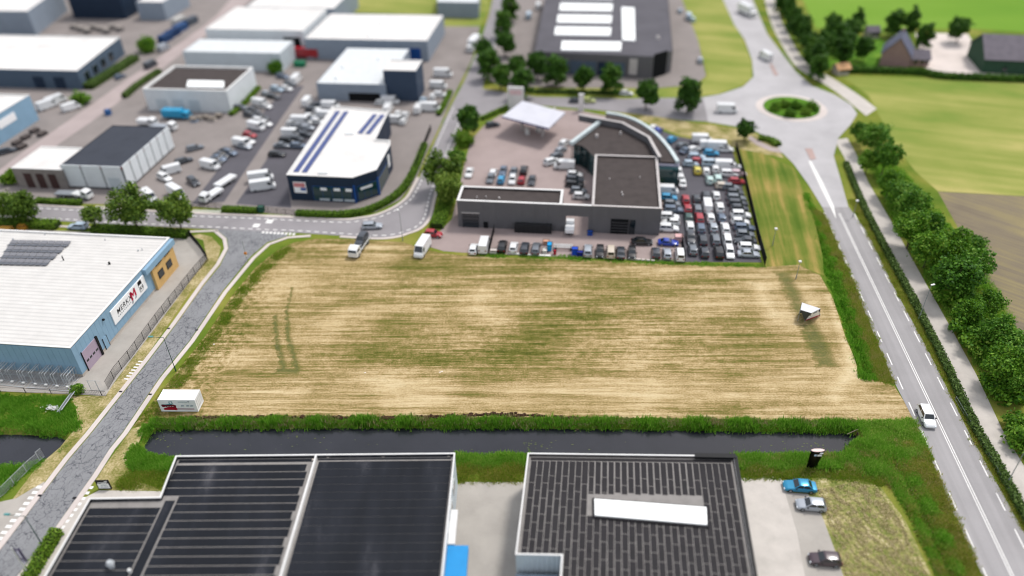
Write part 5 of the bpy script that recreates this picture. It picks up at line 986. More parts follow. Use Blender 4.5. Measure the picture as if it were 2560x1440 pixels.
def add_part(nm, me, t, loc=None, mat=None):
    o = bpy.data.objects.new(nm, me); COL.objects.link(o); o.parent = t
    if loc: o.location = loc
    if mat: o.material_slots[0].link = 'OBJECT'; o.material_slots[0].material = mat
    return o
def car(kind, col, px, ang, label, group=None, z=.03, name=None, loc=None, full=True):
    x, y = loc or P(px[0], px[1], .75 if kind not in ('van', 'bigvan') else 1.1); cat = 'van' if 'van' in kind and kind != 'mpv' else 'car'
    t = thing(name or ('panel_van' if cat == 'van' else 'parked_car'), label, cat, (x, y, z), math.radians(ang), group)
    for nm, lst in CARS[kind].items():
        if not full and nm in ('headlight', 'tail_light', 'door_mirror'): continue
        for me, lo in lst: add_part(nm, me, t, lo, pm(col) if nm == 'body' else None)
    return t
def fleet(rows, where, group, dirn='left', full=True, z=.03):
    """rows: (x, y, kind, colour, heading deg)"""
    key = (lambda r: r[0]) if dirn == 'left' else ((lambda r: -r[1]) if dirn == 'front' else (lambda r: r[1]))
    rows = sorted(rows, key=key); word = {'left': 'from the left', 'front': 'from the front', 'back': 'from the back'}[dirn]
    for i, (x, y, k, c, a) in enumerate(rows): car(k, c, (x, y), a, '%s %s, %s %s %s' % (WORD.get(c, c), KIND[k][5], ORD[i], word, where), group, z, full=full)
U_, V_ = -7.3, 82.6
# front row along the field
fleet([(1184, 620, 'hatch', 'white', V_), (1210, 610, 'van', 'white', V_), (1256, 614, 'suv', 'black', V_), (1284, 616, 'hatch', 'white', V_), (1312, 618, 'estate', 'dark', V_), (1340, 619, 'estate', 'grey', V_), (1470, 625, 'suv', 'silver', V_), (1500, 627, 'hatch', 'black', V_ + 180), (1527, 628, 'mpv', 'beige', V_), (1552, 629, 'sedan', 'dark', V_), (1580, 630, 'hatch', 'black', V_ + 180), (1640, 630, 'hatch', 'dark', V_), (1668, 632, 'hatch', 'silver', V_), (1700, 635, 'mpv', 'white', V_)], 'in the row facing the field', 'cars in the row along the field edge')
car('sedan', 'black', (1605, 602), U_ + 2, 'black saloon car parked lengthwise before the dealership wall', z=.03); car('coupe', 'blue', (1671, 604), U_, 'bright blue sports car parked lengthwise beside the lot fence', z=.03)
cols = [
 ('first column of the fenced lot', [(1668, 474, 'van', 'white', U_), (1672, 492, 'hatch', 'skyblue', U_), (1680, 508, 'hatch', 'grey', U_), (1684, 522, 'estate', 'bluegrey', U_), (1673, 541, 'suv', 'white', U_), (1677, 554, 'hatch', 'white', U_ + 180), (1671, 569, 'suv', 'white', U_)]),
 ('second column of the fenced lot', [(1714, 496, 'hatch', 'red', V_), (1719, 519, 'hatch', 'red', V_), (1721, 541, 'hatch', 'green', V_), (1725, 563, 'estate', 'white', V_), (1727, 592, 'estate', 'dark', V_ + 180), (1732, 622, 'hatch', 'grey', V_)]),
 ('third column of the fenced lot', [(1741, 495, 'hatch', 'dark', V_), (1744, 520, 'estate', 'grey', V_), (1748, 544, 'suv', 'red', V_), (1752, 567, 'estate', 'bluegrey', V_), (1757, 597, 'estate', 'dark', V_), (1761, 628, 'hatch', 'dark', V_)]),
 ('fourth column of the fenced lot', [(1765, 489, 'suv', 'dark', V_), (1768, 512, 'van', 'white', V_), (1776, 542, 'hatch', 'white', V_), (1783, 566, 'hatch', 'silver', V_), (1789, 596, 'estate', 'grey', V_), (1797, 629, 'suv', 'black', V_)]),
 ('fifth column of the fenced lot', [(1790, 487, 'hatch', 'white', V_), (1799, 517, 'suv', 'white', V_), (1804, 543, 'hatch', 'bluegrey', V_), (1813, 568, 'estate', 'white', V_), (1817, 598, 'mpv', 'white', V_), (1824, 628, 'estate', 'white', V_ + 180)]),
 ('rightmost column of the fenced lot', [(1838, 480, 'hatch', 'dark', U_), (1841, 493, 'estate', 'grey', U_), (1845, 506, 'estate', 'dark', U_), (1849, 519, 'hatch', 'dark', U_), (1852, 536, 'suv', 'white', U_), (1851, 553, 'hatch', 'white', U_), (1861, 567, 'estate', 'bluegrey', U_), (1863, 584, 'hatch', 'grey', U_), (1864, 600, 'sedan', 'dark', U_ + 180), (1873, 616, 'estate', 'white', U_), (1872, 633, 'sedan', 'silver', U_)])]
for wh_, rows in cols: fleet(rows, 'in the ' + wh_, 'used cars in the fenced lot', 'front')
fleet([(1646, 325, 'hatch', 'blue', 60), (1634, 318, 'hatch', 'white', 60), (1680, 347, 'hatch', 'skyblue', 50), (1706, 362, 'hatch', 'grey', 40), (1716, 374, 'sedan', 'bluegrey', 40), (1735, 372, 'hatch', 'white', 30), (1755, 346, 'van', 'white', U_), (1775, 362, 'van', 'white', U_), (1796, 366, 'bigvan', 'white', U_), (1812, 372, 'suv', 'white', U_), (1778, 381, 'hatch', 'skyblue', U_), (1742, 390, 'estate', 'lightblue', U_)], 'in the far end of the fenced lot', 'used cars in the fenced lot')
fleet([(1727, 408, 'hatch', 'lightblue', U_), (1747, 402, 'hatch', 'red', U_), (1743, 424, 'hatch', 'yellow', V_), (1765, 426, 'hatch', 'white', V_), (1776, 408, 'mpv', 'lightblue', U_), (1788, 420, 'hatch', 'white', V_), (1814, 411, 'van', 'white', U_), (1836, 415, 'hatch', 'white', U_), (1822, 433, 'suv', 'white', U_), (1846, 432, 'hatch', 'pink', U_), (1842, 452, 'hatch', 'red', U_), (1774, 448, 'hatch', 'mint', V_), (1794, 446, 'suv', 'mint', V_), (1810, 464, 'hatch', 'beige', U_), (1826, 466, 'hatch', 'grey', U_), (1696, 424, 'hatch', 'white', V_), (1701, 441, 'hatch', 'white', V_), (1706, 455, 'sedan', 'white', V_)], 'in the middle band of the fenced lot', 'used cars in the fenced lot')
fleet([(1173, 430, 'sedan', 'white', V_ + 180), (1233, 430, 'hatch', 'white', V_), (1258, 425, 'sedan', 'bluegrey', V_ + 180), (1284, 428, 'sedan', 'grey', V_ + 180), (1310, 424, 'suv', 'black', V_)], 'in the back forecourt row', 'cars on the forecourt')
fleet([(1226, 445, 'hatch', 'grey', V_ + 180), (1253, 447, 'hatch', 'skyblue', V_), (1281, 448, 'hatch', 'white', V_ + 180), (1304, 448, 'hatch', 'red', V_), (1330, 449, 'sedan', 'dark', V_ + 180)], 'in the forecourt row behind the workshop', 'cars on the forecourt')
fleet([(1411, 357, 'suv', 'white', 60), (1402, 374, 'hatch', 'silver', 50), (1392, 388, 'hatch', 'grey', 40), (1380, 403, 'suv', 'white', 30), (1411, 411, 'van', 'white', U_ + 180), (1437, 435, 'hatch', 'white', U_), (1437, 447, 'estate', 'dark', U_), (1437, 459, 'estate', 'black', U_), (1446, 475, 'hatch', 'grey', U_), (1453, 489, 'hatch', 'white', U_)], 'beside the curved glass showroom', 'cars on the forecourt', 'back')
car('hatch', 'dark', (1232, 310), 20, 'dark hatchback beside the round tree left of the canopy')
fleet([(487, 368, 'estate', 'grey', V_ - 50), (459, 400, 'estate', 'dark', V_ - 45), (424, 424, 'van', 'white', V_ + 130), (411, 443, 'suv', 'white', U_ - 30), (483, 453, 'suv', 'dark', U_ - 40), (440, 480, 'bigvan', 'white', U_ - 35), (372, 488, 'van', 'white', U_ - 40)], 'in the yard beside the white panelled hall', 'vehicles in the left yard')
fleet([(553, 386, 'sedan', 'dark', U_ - 18), (546, 394, 'sedan', 'bluegrey', U_ - 18), (537, 402, 'sedan', 'dark', U_ - 18), (525, 411, 'van', 'white', U_ - 18), (604, 356, 'van', 'white', U_ - 18), (624, 336, 'hatch', 'red', U_ - 18), (640, 314, 'van', 'white', U_ - 18), (648, 302, 'suv', 'white', U_ - 18), (664, 308, 'hatch', 'white', U_ - 18), (634, 276, 'suv', 'dark', U_ - 18), (626, 286, 'suv', 'dark', U_ - 18), (650, 256, 'van', 'white', U_ - 18), (664, 264, 'hatch', 'white', U_ - 18), (668, 234, 'hatch', 'silver', U_ - 18), (692, 222, 'suv', 'lightblue', U_ - 18), (716, 220, 'hatch', 'white', U_ - 18), (706, 190, 'suv', 'bluegrey', U_ - 18)], 'in the diagonal row along the yard drive', 'vehicles in the left yard', 'front', full=False)
fleet([(740, 198, 'bigvan', 'white', V_), (768, 252, 'van', 'white', V_), (776, 290, 'hatch', 'white', U_), (754, 302, 'bigvan', 'white', U_), (795, 303, 'hatch', 'white', U_), (728, 331, 'van', 'white', U_), (762, 335, 'estate', 'dark', U_), (705, 362, 'sedan', 'grey', U_), (746, 363, 'estate', 'bluegrey', U_), (692, 384, 'estate', 'black', U_), (814, 286, 'van', 'white', U_), (732, 308, 'hatch', 'white', U_), (790, 262, 'sedan', 'dark', U_), (812, 258, 'sedan', 'bluegrey', U_)], 'parked left of the navy showroom', 'vehicles beside the navy showroom', full=False)
fleet([(652, 442, 'bigvan', 'white', U_ + 22), (657, 463, 'bigvan', 'white', U_ + 22)], 'of two vans left of the navy showroom', 'vehicles beside the navy showroom', 'back')
fleet([(1108, 183, 'bigvan', 'white', U_), (1096, 212, 'van', 'white', U_), (1082, 240, 'hatch', 'white', V_), (1100, 236, 'suv', 'white', U_), (1046, 270, 'van', 'white', V_), (1076, 268, 'bigvan', 'white', U_), (976, 250, 'van', 'white', U_), (954, 256, 'hatch', 'white', U_), (970, 270, 'van', 'white', V_), (996, 282, 'hatch', 'white', V_), (1014, 285, 'hatch', 'white', V_), (988, 298, 'van', 'white', U_), (1008, 302, 'hatch', 'white', V_), (1058, 248, 'sedan', 'lightblue', V_)], 'behind the navy showroom', 'white vehicles behind the navy showroom', full=False)
fleet([(118, 262, 'bigvan', 'white', V_ - 25), (140, 250, 'bigvan', 'white', V_ - 25), (177, 266, 'van', 'white', V_ - 30), (18, 376, 'estate', 'dark', 40)], 'near the slate hall on the far left', 'vehicles on the far left', full=False)
fleet([(1322, 38, 'van', 'lightblue', V_), (1346, 14, 'van', 'white', V_), (1566, 232, 'hatch', 'white', U_), (1442, 250, 'sedan', 'dark', U_), (1472, 250, 'hatch', 'lime', U_), (1658, 16, 'hatch', 'lightblue', V_), (1700, 26, 'hatch', 'lightblue', V_), (1722, 40, 'van', 'lightblue', V_), (1732, 48, 'suv', 'mint', V_), (1750, 150, 'suv', 'silver', V_), (1610, 6, 'hatch', 'blue', V_)], 'around the rooflight hall', 'vehicles around the rooflight hall', full=False)
# cars under way or standing alone
car('suv', 'white', (2317, 1040), 263, 'white car driving towards the viewer on the main road', name='driving_car', z=.05)
car('sedan', 'teal', (2000, 1213), 173, 'turquoise saloon car in the upper bay of the right parking'); car('hatch', 'silver', (2028, 1260), 172, 'silver hatchback in the middle bay of the right parking'); car('hatch', 'brown', (2063, 1396), 173, 'dark plum hatchback in the lower bay of the right parking')
car('estate', 'silver', (930, 563), 3, 'silver estate car driving along the bend of the estate road', name='driving_car', z=.05); car('hatch', 'red', (1083, 583), U_ - 4, 'dark red hatchback at the dealership entrance', name='driving_car', z=.05)
car('bigvan', 'white', (1056, 618), 255, 'white van standing on the upper edge of the field', z=.02); car('estate', 'lightblue', (194, 564), U_ + 180, 'pale silver car parked behind the blue hall')
car('bigvan', 'white', (1914, 140), 105, 'white van driving above the roundabout', name='driving_van', z=.05); car('bigvan', 'white', (1818, 272), U_, 'white van on the left arm of the roundabout', name='driving_van', z=.05)
# lorries
def truck(name, label, px, ang, cabc, boxc, L=7.0, W=2.4, bh=2.5, cabl=2.0, z=.03, cat='truck', bed=False, nocab=False, h=1.5):
    x, y = P(px[0], px[1], h); t = thing(name, label, cat, (x, y, z), math.radians(ang)); l = L / 2; m = MB()
    def lb(nm, c, s, mat): o = bpy.data.objects.new(nm, MB().box(c, s).mesh(nm, mat)); COL.objects.link(o); o.parent = t; return o
    if not nocab:
        cm = MB(); x0, x1 = l - cabl, l; w = W / 2 * .96; loft(cm, [[(xx, yy * k, zz) for yy, zz in ((w, .5), (w, 1.5), (w * .93, zt), (-w * .93, zt), (-w, 1.5), (-w, .5))] for xx, k, zt in ((x0, 1, 2.35), (x0 + cabl * .45, 1, 2.4), (x1 - .25, .98, 2.0), (x1 - .06, .95, 1.5), (x1, .9, 1.2))])
        o = bpy.data.objects.new('cab', cm.mesh('cab', pm(cabc), smooth=True)); COL.objects.link(o); o.parent = t
        g = MB().quad((x1 - .03, -w * .82, 1.5), (x1 - .03, w * .82, 1.5), (x1 - .24, w * .8, 2.02), (x1 - .24, -w * .8, 2.02)).mesh('windscreen', M_CGLASS); add_part('windscreen', g, t)
        for s in (1, -1): q = [(x0 + .3, s * w * 1.01, 1.5), (x1 - .4, s * w * 1.01, 1.5), (x1 - .5, s * w * .96, 2.0), (x0 + .3, s * w * .96, 2.0)]; add_part('side_window', MB().quad(*(q if s < 0 else q[::-1])).mesh('side_window', M_CGLASS), t)
    bl = L - (0 if nocab else cabl + .15); lb('chassis', (0, 0, .45), (L * .96, W * .5, .3), M_TRIM)
    if bed: lb('flatbed', (-l + bl / 2, 0, .8), (bl, W, .16), flat('grey_deck', '#9aa0a4', .5)); [lb('side_rail', (-l + bl / 2, s * (W / 2 - .05), .96), (bl, .08, .22), pm(boxc)) for s in (1, -1)]
    else: lb('cargo_box', (-l + bl / 2, 0, .8), (bl, W, bh), pm(boxc))
    for sx in ((l - 1.2, -l + 1.3, -l + 2.4) if L > 8 else ((l - 1.1, -l + 1.4) if not nocab else (-l + 1.2, -l + 2.2))):
        for s in (1, -1): add_part('wheel', WHEELB, t, (sx, s * (W / 2 - .16), .45))
    return t
rt = truck('recovery_truck', 'white recovery truck with loaded bed on the field edge', (898, 614), 257, 'white', 'white', 7.6, 2.2, bed=True, z=.02, h=1.0)
dv_ = Vector((math.cos(math.radians(257)), math.sin(math.radians(257)))); q = Vector(rt.location[:2]) - dv_ * 1.5; car('suv', 'dark', None, 257, 'dark car carried on the bed of the recovery truck', z=.99, loc=(q.x, q.y), name='loaded_car')
truck('tipper_truck', 'white tipper truck by the yard gate', (527, 482), 245, 'white', 'white', 6.2, 2.1, .55); truck('flat_trailer', 'long white flat trailer standing behind the tipper truck', (562, 447), 245, 'white', 'white', 6.0, 2.1, .5, nocab=True, cat='trailer')
truck('box_truck', 'white box lorry on the estate road near the top', (1183, 108), 256, 'white', 'white', 9.5, 2.5, 2.9, z=.05, h=2); truck('box_truck', 'white lorry coming down the far road at the top right', (1868, 24), 288, 'white', 'white', 9.5, 2.5, 2.9, z=.05, h=2)
truck('box_truck', 'cyan lorry parked along the brown roofed white hall', (442, 284), U_, 'cyan', 'cyan', 8.0, 2.5, 2.0); truck('box_trailer', 'red and white lorry trailer below the long hall', (762, 130), U_ - 2, 'red', 'red', 10, 2.6, 2.6, nocab=True, cat='trailer', h=2)
truck('flatbed_truck', 'white cab lorry with grey bed beside the charcoal roof', (408, 312), U_ - 4, 'white', 'silver', 7.5, 2.3, .5); truck('flatbed_truck', 'white lorry at the left of the pair beside the charcoal roof', (368, 302), U_ - 4, 'white', 'white', 5.5, 2.2, 1.2)
truck('pickup_truck', 'white pickup with short bed below the white panelled hall', (204, 481), U_ - 12, 'white', 'white', 5.0, 2.0, .45); truck('flat_trailer', 'low grey trailer left of the white pickup', (164, 484), U_, 'silver', 'silver', 4.5, 2.0, .35, nocab=True, cat='trailer', h=.8)
truck('small_truck', 'small white truck standing in the dealership gateway', (1425, 563), V_, 'white', 'white', 4.6, 1.9, .8)
def skip(name, label, px, sz, ang, col, cat='container'):
    x, y = P(px[0], px[1], sz[2] / 2); t = thing(name, label, cat, (x, y, .03), math.radians(ang)); m = MB(); l, w, h = sz; a, b = l / 2, w / 2
    m.hexa([(-a * .85, -b * .9, 0), (a * .85, -b * .9, 0), (a * .85, b * .9, 0), (-a * .85, b * .9, 0)], [(-a, -b, h), (a, -b, h), (a, b, h), (-a, b, h)]); o = bpy.data.objects.new('body', m.mesh('body', flat('skip_' + col, PAINTS.get(col, col), .6, .12, 2))); COL.objects.link(o); o.parent = t
    r = MB(); [r.box(c, s) for c, s in (((0, -b, h - .08), (l + .1, .1, .12)), ((0, b, h - .08), (l + .1, .1, .12)), ((-a, 0, h - .08), (.1, w, .12)), ((a, 0, h - .08), (.1, w, .12)))]; o = bpy.data.objects.new('rim', r.mesh('rim', M_TRIM)); COL.objects.link(o); o.parent = t
    return t
for a_ in (('waste_skip', 'green skip below the red lorry trailer', (750, 160), (4, 2, 1.6), U_, '#2f8a63'), ('waste_skip', 'blue skip at the right end of the long hall', (1046, 134), (4, 2.2, 1.8), U_, '#2a5fa8'), ('waste_bin', 'bright blue bin nearest the silver car in the front row', (1437, 628), (1.3, 1.1, 1.5), U_, '#1f50c8'), ('waste_bin', 'dark blue bin beside the bright blue one', (1450, 634), (1.2, 1.0, .9), U_, '#1a2a8a'), ('waste_bin', 'cyan bin among the clutter in the front row', (1374, 617), (1.0, 1.4, 1.5), U_, '#1aa0e0'), ('waste_bin', 'blue bin against the dealership wall by the gateway', (1475, 583), (1.2, .9, .9), U_, '#2350a8'), ('crate', 'orange topped crate left of the cyan bin', (1365, 606), (1.3, 1.0, .8), U_, '#d6a58c'), ('crate', 'pale crate below the cyan bin', (1362, 628), (1.0, 1.4, .7), U_, '#e0dcd2'), ('crate', 'white and brown crate beside the lot gate post', (1234, 629), (1.5, 1.0, .9), U_, '#d8cfc8'), ('drum', 'red drum among the clutter in the front row', (1387, 631), (.6, .6, .9), 0, '#b81f35'), ('waste_bin', 'blue bin at the foot of the far street', (270, 281), (1.6, 1.4, 1.5), 0, '#3f6ea8'), ('crate', 'pink and white pallet box by the blue sports car', (1697, 595), (1.8, 1.6, 1.2), U_, '#e2b6b4'), ('loader_bucket', 'orange machine bucket at the left behind the blue hall', (14, 576), (3.0, 2.0, 1.2), U_, '#d8a040'), ('loader_bucket', 'second orange machine bucket right of the first behind the blue hall', (56, 568), (1.8, 1.4, 1.2), U_, '#d89a3c'), ('clothing_bank', 'green collection box by the yard gate hedge', (653, 523), (1.4, 1.2, 1.4), U_, '#2c5a4a')): skip(*a_, cat=a_[0].replace('_', ' '))
# boat-like workbench clutter in the front row
t = thing('trailer_frame', 'white pipe rack trailer among the front row clutter', 'trailer', (*P(1410, 626), .03)); x0, y0 = P(1385, 622); x1, y1 = P(1432, 624)
for dy in (-.5, .1, .6): MB().tube((x0, y0 + dy, .8), (x1, y1 + dy, .8), .12, .12, 8).build('pipe', M_WCAP, t)
for x, y in ((x0 + .4, y0), (x1 - .4, y1)): MB().box((x, y, .03), (.15, 1.4, .8)).build('rack_leg', M_BLACK, t)
kb = ribbon(spline(PX([(1270, 633), (1320, 637), (1376, 640)]), 4), .5, .0, .18).build('edging_tarp', M_WHITE); tag(kb, 'crumpled white sheet along the front row edge', 'tarpaulin')
for i, (x, y) in enumerate(((1578, 648), (1588, 649), (1597, 650), (1608, 651), (1620, 652), (1632, 653))): o = piece('edging_block', None, (*P(x, y), .0), (.7, .4, .3), GU, M_KERB); tag(o, 'pale edging block, %s from the left before the empty bay' % ORD[i], 'block', 'edging blocks at the empty bay')

# storage clutter in the far yards
rk = random.Random(11)
def stack(name, label, px, n, sz, ang, hexs, group=None):
    x, y = P(px[0], px[1], 1); t = thing(name, label, name.replace('_', ' '), (x, y, .02), math.radians(ang), group)
    for k in range(n):
        o = bpy.data.objects.new('layer', MB().box((rk.uniform(-.1, .1), rk.uniform(-.1, .1), k * sz[2]), (sz[0], sz[1], sz[2] * .93)).mesh('layer', flat('stored_' + hexs[k % len(hexs)], hexs[k % len(hexs)], .8, .15, 1.5))); COL.objects.link(o); o.parent = t
for i, (px, sz, hx) in enumerate((((414, 96), (6, 2.4, 1.3), ['#2f4a74']), ((432, 84), (6, 2.4, 1.3), ['#274068']), ((452, 70), (6, 2.4, 1.3), ['#3a5a88']), ((446, 52), (6, 2.4, 1.2), ['#c9c8c4']), ((478, 54), (6, 2.4, 1.3), ['#5a626c']))): stack('cargo_container', 'shipping container, %s from the left beside the far street' % ORD[[0, 1, 3, 2, 4][i]], px, 2, sz, 74, hx, 'containers beside the far street')
for i, x in enumerate(range(186, 300, 16)): stack('pallet_stack', 'grey stack of goods, %s from the left behind the slate hall' % ORD[i], (x, 66 + (i % 3) * 5), 3, (2.6, 2.0, .55), U_ + rk.uniform(-9, 9), ['#8c8783', '#6d6a6a', '#a39c95'], 'stacks behind the slate hall')
for i, (x, y, hx) in enumerate(((470, 290, '#b8b2aa'), (484, 296, '#9fb2c8'), (500, 292, '#d6d2cc'), (515, 290, '#8a8480'), (530, 294, '#c8c0b8'), (546, 286, '#6b6560'))): stack('pallet_stack', 'pallet stack, %s from the left before the brown roofed hall' % ORD[i], (x, y), 2, (1.8, 1.5, .6), U_, [hx, '#938a80'], 'stacks before the brown roofed hall')
for i, (x, y) in enumerate(((40, 352), (62, 338), (84, 322), (104, 330), (52, 362))): stack('pallet_stack', 'dark stack, %s from the top beside the sky blue hall' % ORD[[3, 2, 0, 1, 4][i]], (x, y), 2, (2.4, 1.6, .5), 70, ['#4a4648', '#5e5653'], 'dark stacks beside the sky blue hall')
fleet([(300, 190, 'hatch', 'bluegrey', 70), (408, 118, 'van', 'silver', 74), (376, 160, 'van', 'dark', 74), (590, 250, 'sedan', 'dark', U_), (600, 268, 'suv', 'grey', U_), (580, 246, 'hatch', 'lightblue', U_)], 'around the far street', 'vehicles on the far left', full=False)
fleet([(575, 380, 'hatch', 'bluegrey', U_ - 18), (566, 376, 'sedan', 'dark', U_ - 18), (620, 352, 'hatch', 'white', U_ - 18), (612, 364, 'hatch', 'silver', U_ - 18), (655, 292, 'sedan', 'dark', U_ - 18), (684, 240, 'estate', 'dark', U_ - 18), (724, 208, 'hatch', 'grey', U_ - 18)], 'filling gaps along the yard drive', 'vehicles in the left yard', full=False)
fleet([(742, 318, 'estate', 'dark', U_), (768, 318, 'hatch', 'silver', U_), (780, 302, 'estate', 'bluegrey', U_), (718, 350, 'suv', 'black', U_), (742, 346, 'hatch', 'dark', U_), (800, 276, 'hatch', 'white', U_), (782, 274, 'suv', 'dark', U_), (826, 262, 'van', 'white', U_)], 'in bays left of the solar roof', 'vehicles beside the navy showroom', full=False)
# ------------------------------------------------------------------ street furniture and small things
M_GREENP = flat('dark_green_pole', '#2f5248', .5); M_LED = flat('teal_lamp_head', '#5c9a9a', .4); M_GPOLE = flat('grey_pole', '#9aa3a3', .5, metal=.3)
def lamp(label, base, h, arm=None, mat=None, head=None, r=.07):
    x, y = base; t = thing('street_lamp', label, 'street lamp', (x, y, 0), 0, 'street lamps'); mat = mat or M_GREENP
    MB().tube((x, y, 0), (x, y, 1.1), r * 1.5, r * 1.5, 8).build('pole_base', mat, t); MB().tube((x, y, 1.1), (x, y, h), r, r * .6, 8).build('pole', mat, t); hx, hy = x, y
    if arm: hx, hy = x + arm[0], y + arm[1]; MB().tube((x, y, h - .05), (hx, hy, h + .12), r * .6, r * .5, 6).build('arm', mat, t)
    a = math.atan2(arm[1], arm[0]) if arm else 0; MB().box((hx, hy, h + (.08 if arm else 0)), (.75, .3, .16) if arm else (.5, .5, .25), a).build('lamp_head', head or M_LED, t)
    return t
lamp('green street lamp reaching over the cracked road beside the field', P(440, 928), 7.5, (-2.1, .1)); lamp('green street lamp reaching over the cracked road at the lower left', P(110, 1369), 6.7, (-2.3, .2))
lamp('grey street lamp by the cycle path at the lower right', P(2517, 1210), 6.6, (.5, .2), M_GPOLE, M_WCAP); lamp('grey street lamp by the cycle path at half height', P(2297, 797), 7.4, (.3, .1), M_GPOLE, M_WCAP); lamp('thin grey street lamp on the upper field edge by the bend', P(1007, 602), 7.0, (-.4, .9), M_GPOLE, M_WCAP)
lamp('low lamp post with white head on the strip beside the lot', P(1940, 573, 4), 4.0, None, M_GPOLE, M_WCAP); lamp('low lamp post with white head at the field corner', P(2000, 655, 4), 4.0, None, M_GPOLE, M_WCAP); lamp('low lamp post with white head beside the cycle path hedge', P(2143, 503, 4), 4.0, None, M_GPOLE, M_WCAP)
t = thing('marker_post', 'thin post with orange and white box at the road junction', 'post', (*P(620, 658), 0)); x, y = P(620, 658); MB().tube((x, y, 0), (x, y, 5.5), .06, .05, 6).build('pole', M_GPOLE, t); MB().box((x, y, 2.2), (.5, .3, .5)).build('orange_box', flat('orange_plastic', '#d98a3a'), t); MB().box((x, y, 1.7), (.4, .25, .5)).build('white_box', M_WCAP, t)
# printed sea container
P0, P1 = Vector(P(404, 1029)), Vector(P(497, 1029.5)); cu = (P1 - P0).normalized(); cv = Vector((-cu.y, cu.x)); Lc_, Wc, Hc = 6.06, 2.44, 2.6
ct = thing('site_container', 'white site container with red machine print on the field corner', 'container', (*(P0 + cu * 3 + cv * 1.2), 0)); M_CW = flat('white_container_steel', '#f3f4f4', .45, .04, .8, k=.88)
def cw(u, v, z): q = P0 + cu * u + cv * v; return (q.x, q.y, z)
m = MB(); m.hexa([cw(0.05, .05, .12), cw(Lc_ - .05, .05, .12), cw(Lc_ - .05, Wc - .05, .12), cw(.05, Wc - .05, .12)], [cw(.05, .05, Hc - .06), cw(Lc_ - .05, .05, Hc - .06), cw(Lc_ - .05, Wc - .05, Hc - .06), cw(.05, Wc - .05, Hc - .06)]); m.build('body', M_CW, ct)
m = MB()
for u in (0, Lc_ - .14):
    for v in (0, Wc - .14): m.hexa([cw(u, v, .02), cw(u + .14, v, .02), cw(u + .14, v + .14, .02), cw(u, v + .14, .02)], [cw(u, v, Hc), cw(u + .14, v, Hc), cw(u + .14, v + .14, Hc), cw(u, v + .14, Hc)])
for z in (.03, Hc - .14):
    for v in (.01, Wc - .11): m.hexa([cw(.14, v, z), cw(Lc_ - .14, v, z), cw(Lc_ - .14, v + .1, z), cw(.14, v + .1, z)], [cw(.14, v, z + .12), cw(Lc_ - .14, v, z + .12), cw(Lc_ - .14, v + .1, z + .12), cw(.14, v + .1, z + .12)])
    for u in (.01, Lc_ - .11): m.hexa([cw(u, .14, z), cw(u + .1, .14, z), cw(u + .1, Wc - .14, z), cw(u, Wc - .14, z)], [cw(u, .14, z + .12), cw(u + .1, .14, z + .12), cw(u + .1, Wc - .14, z + .12), cw(u, Wc - .14, z + .12)])
m.build('frame', M_CW, ct)
for k in range(18): u = .5 + k * .29; MB().hexa([cw(u, .3, Hc - .07), cw(u + .13, .3, Hc - .07), cw(u + .13, Wc - .3, Hc - .07), cw(u, Wc - .3, Hc - .07)], [cw(u, .3, Hc - .025), cw(u + .13, .3, Hc - .025), cw(u + .13, Wc - .3, Hc - .025), cw(u, Wc - .3, Hc - .025)]).build('roof_rib', M_CW, ct)
for v in (.5, 1.0, 1.45, 1.95): MB().tube(cw(Lc_ + .0, v, .25), cw(Lc_ + .0, v, Hc - .25), .035, .035, 6).build('door_bar', M_CW, ct)
M_PR = flat('red_print', '#b3142f', .5, .25, 4); M_PD = flat('dark_red_print', '#6e1226', .5, .3, 5); M_PT = flat('teal_print', '#5f97a3', .5, .2, 4); M_PG = flat('pale_print', '#b9c4cc', .6, .2, 5); M_PM = flat('maroon_stripe', '#8b1a4a', .5)
def pr(name, pts, mat, o=.0): MB().poly2([cw(u, .035 - o, z) for u, z in pts]).build(name, mat, ct)
def poly2(s, pts): return s.add(pts, [tuple(range(len(pts)))])
MB.poly2 = poly2
pr('machine_print', [(.45, 1.0), (2.6, .85), (2.75, 1.35), (2.4, 1.55), (.5, 1.6), (.3, 1.4)], M_PD, .002); pr('machine_print', [(.6, .45), (2.5, .4), (2.6, .85), (1.5, 1.0), (.55, .75)], M_PR, .004); pr('machine_print', [(.35, 1.55), (1.2, 1.6), (1.7, 1.75), (1.7, 2.2), (2.3, 2.25), (2.3, 1.7), (2.05, 1.5), (1.0, 1.45)], M_PT, .006)
pr('machine_print', [(1.85, 1.75), (1.85, 2.1), (2.15, 2.1), (2.15, 1.75)], M_CW, .008)
for k in range(4): pr('machine_detail', [(.8 + k * .42, .95 + .05 * k), (1.0 + k * .42, 1.0 + .05 * k), (1.02 + k * .42, 1.12 + .05 * k), (.82 + k * .42, 1.05 + .05 * k)], M_CW, .01)
pr('stripe_print', [(2.4, .5), (5.5, .5), (5.5, .68), (2.4, .68)], M_PM, .006); pr('stripe_print', [(.5, .36), (2.3, .36), (2.3, .46), (.5, .46)], M_PR, .006); pr('round_print', [(2.45 + .32 * math.cos(i * .524), .62 + .32 * math.sin(i * .524)) for i in range(12)], M_PR, .012)
pr('name_print', [(3.2, 2.02), (4.75, 2.02), (4.75, 2.2), (3.2, 2.2)], M_PG, .006); pr('name_print', [(4.8, 2.08), (5.05, 2.05), (5.1, 2.3), (4.8, 2.3)], flat('grey_lettering', '#9aa0a6'), .006)
for u in (3.5, 4.35, 5.0): pr('tool_print', [(u, 1.1), (u + .5, 1.15), (u + .55, 1.45), (u + .15, 1.5), (u, 1.3)], M_PG, .006)
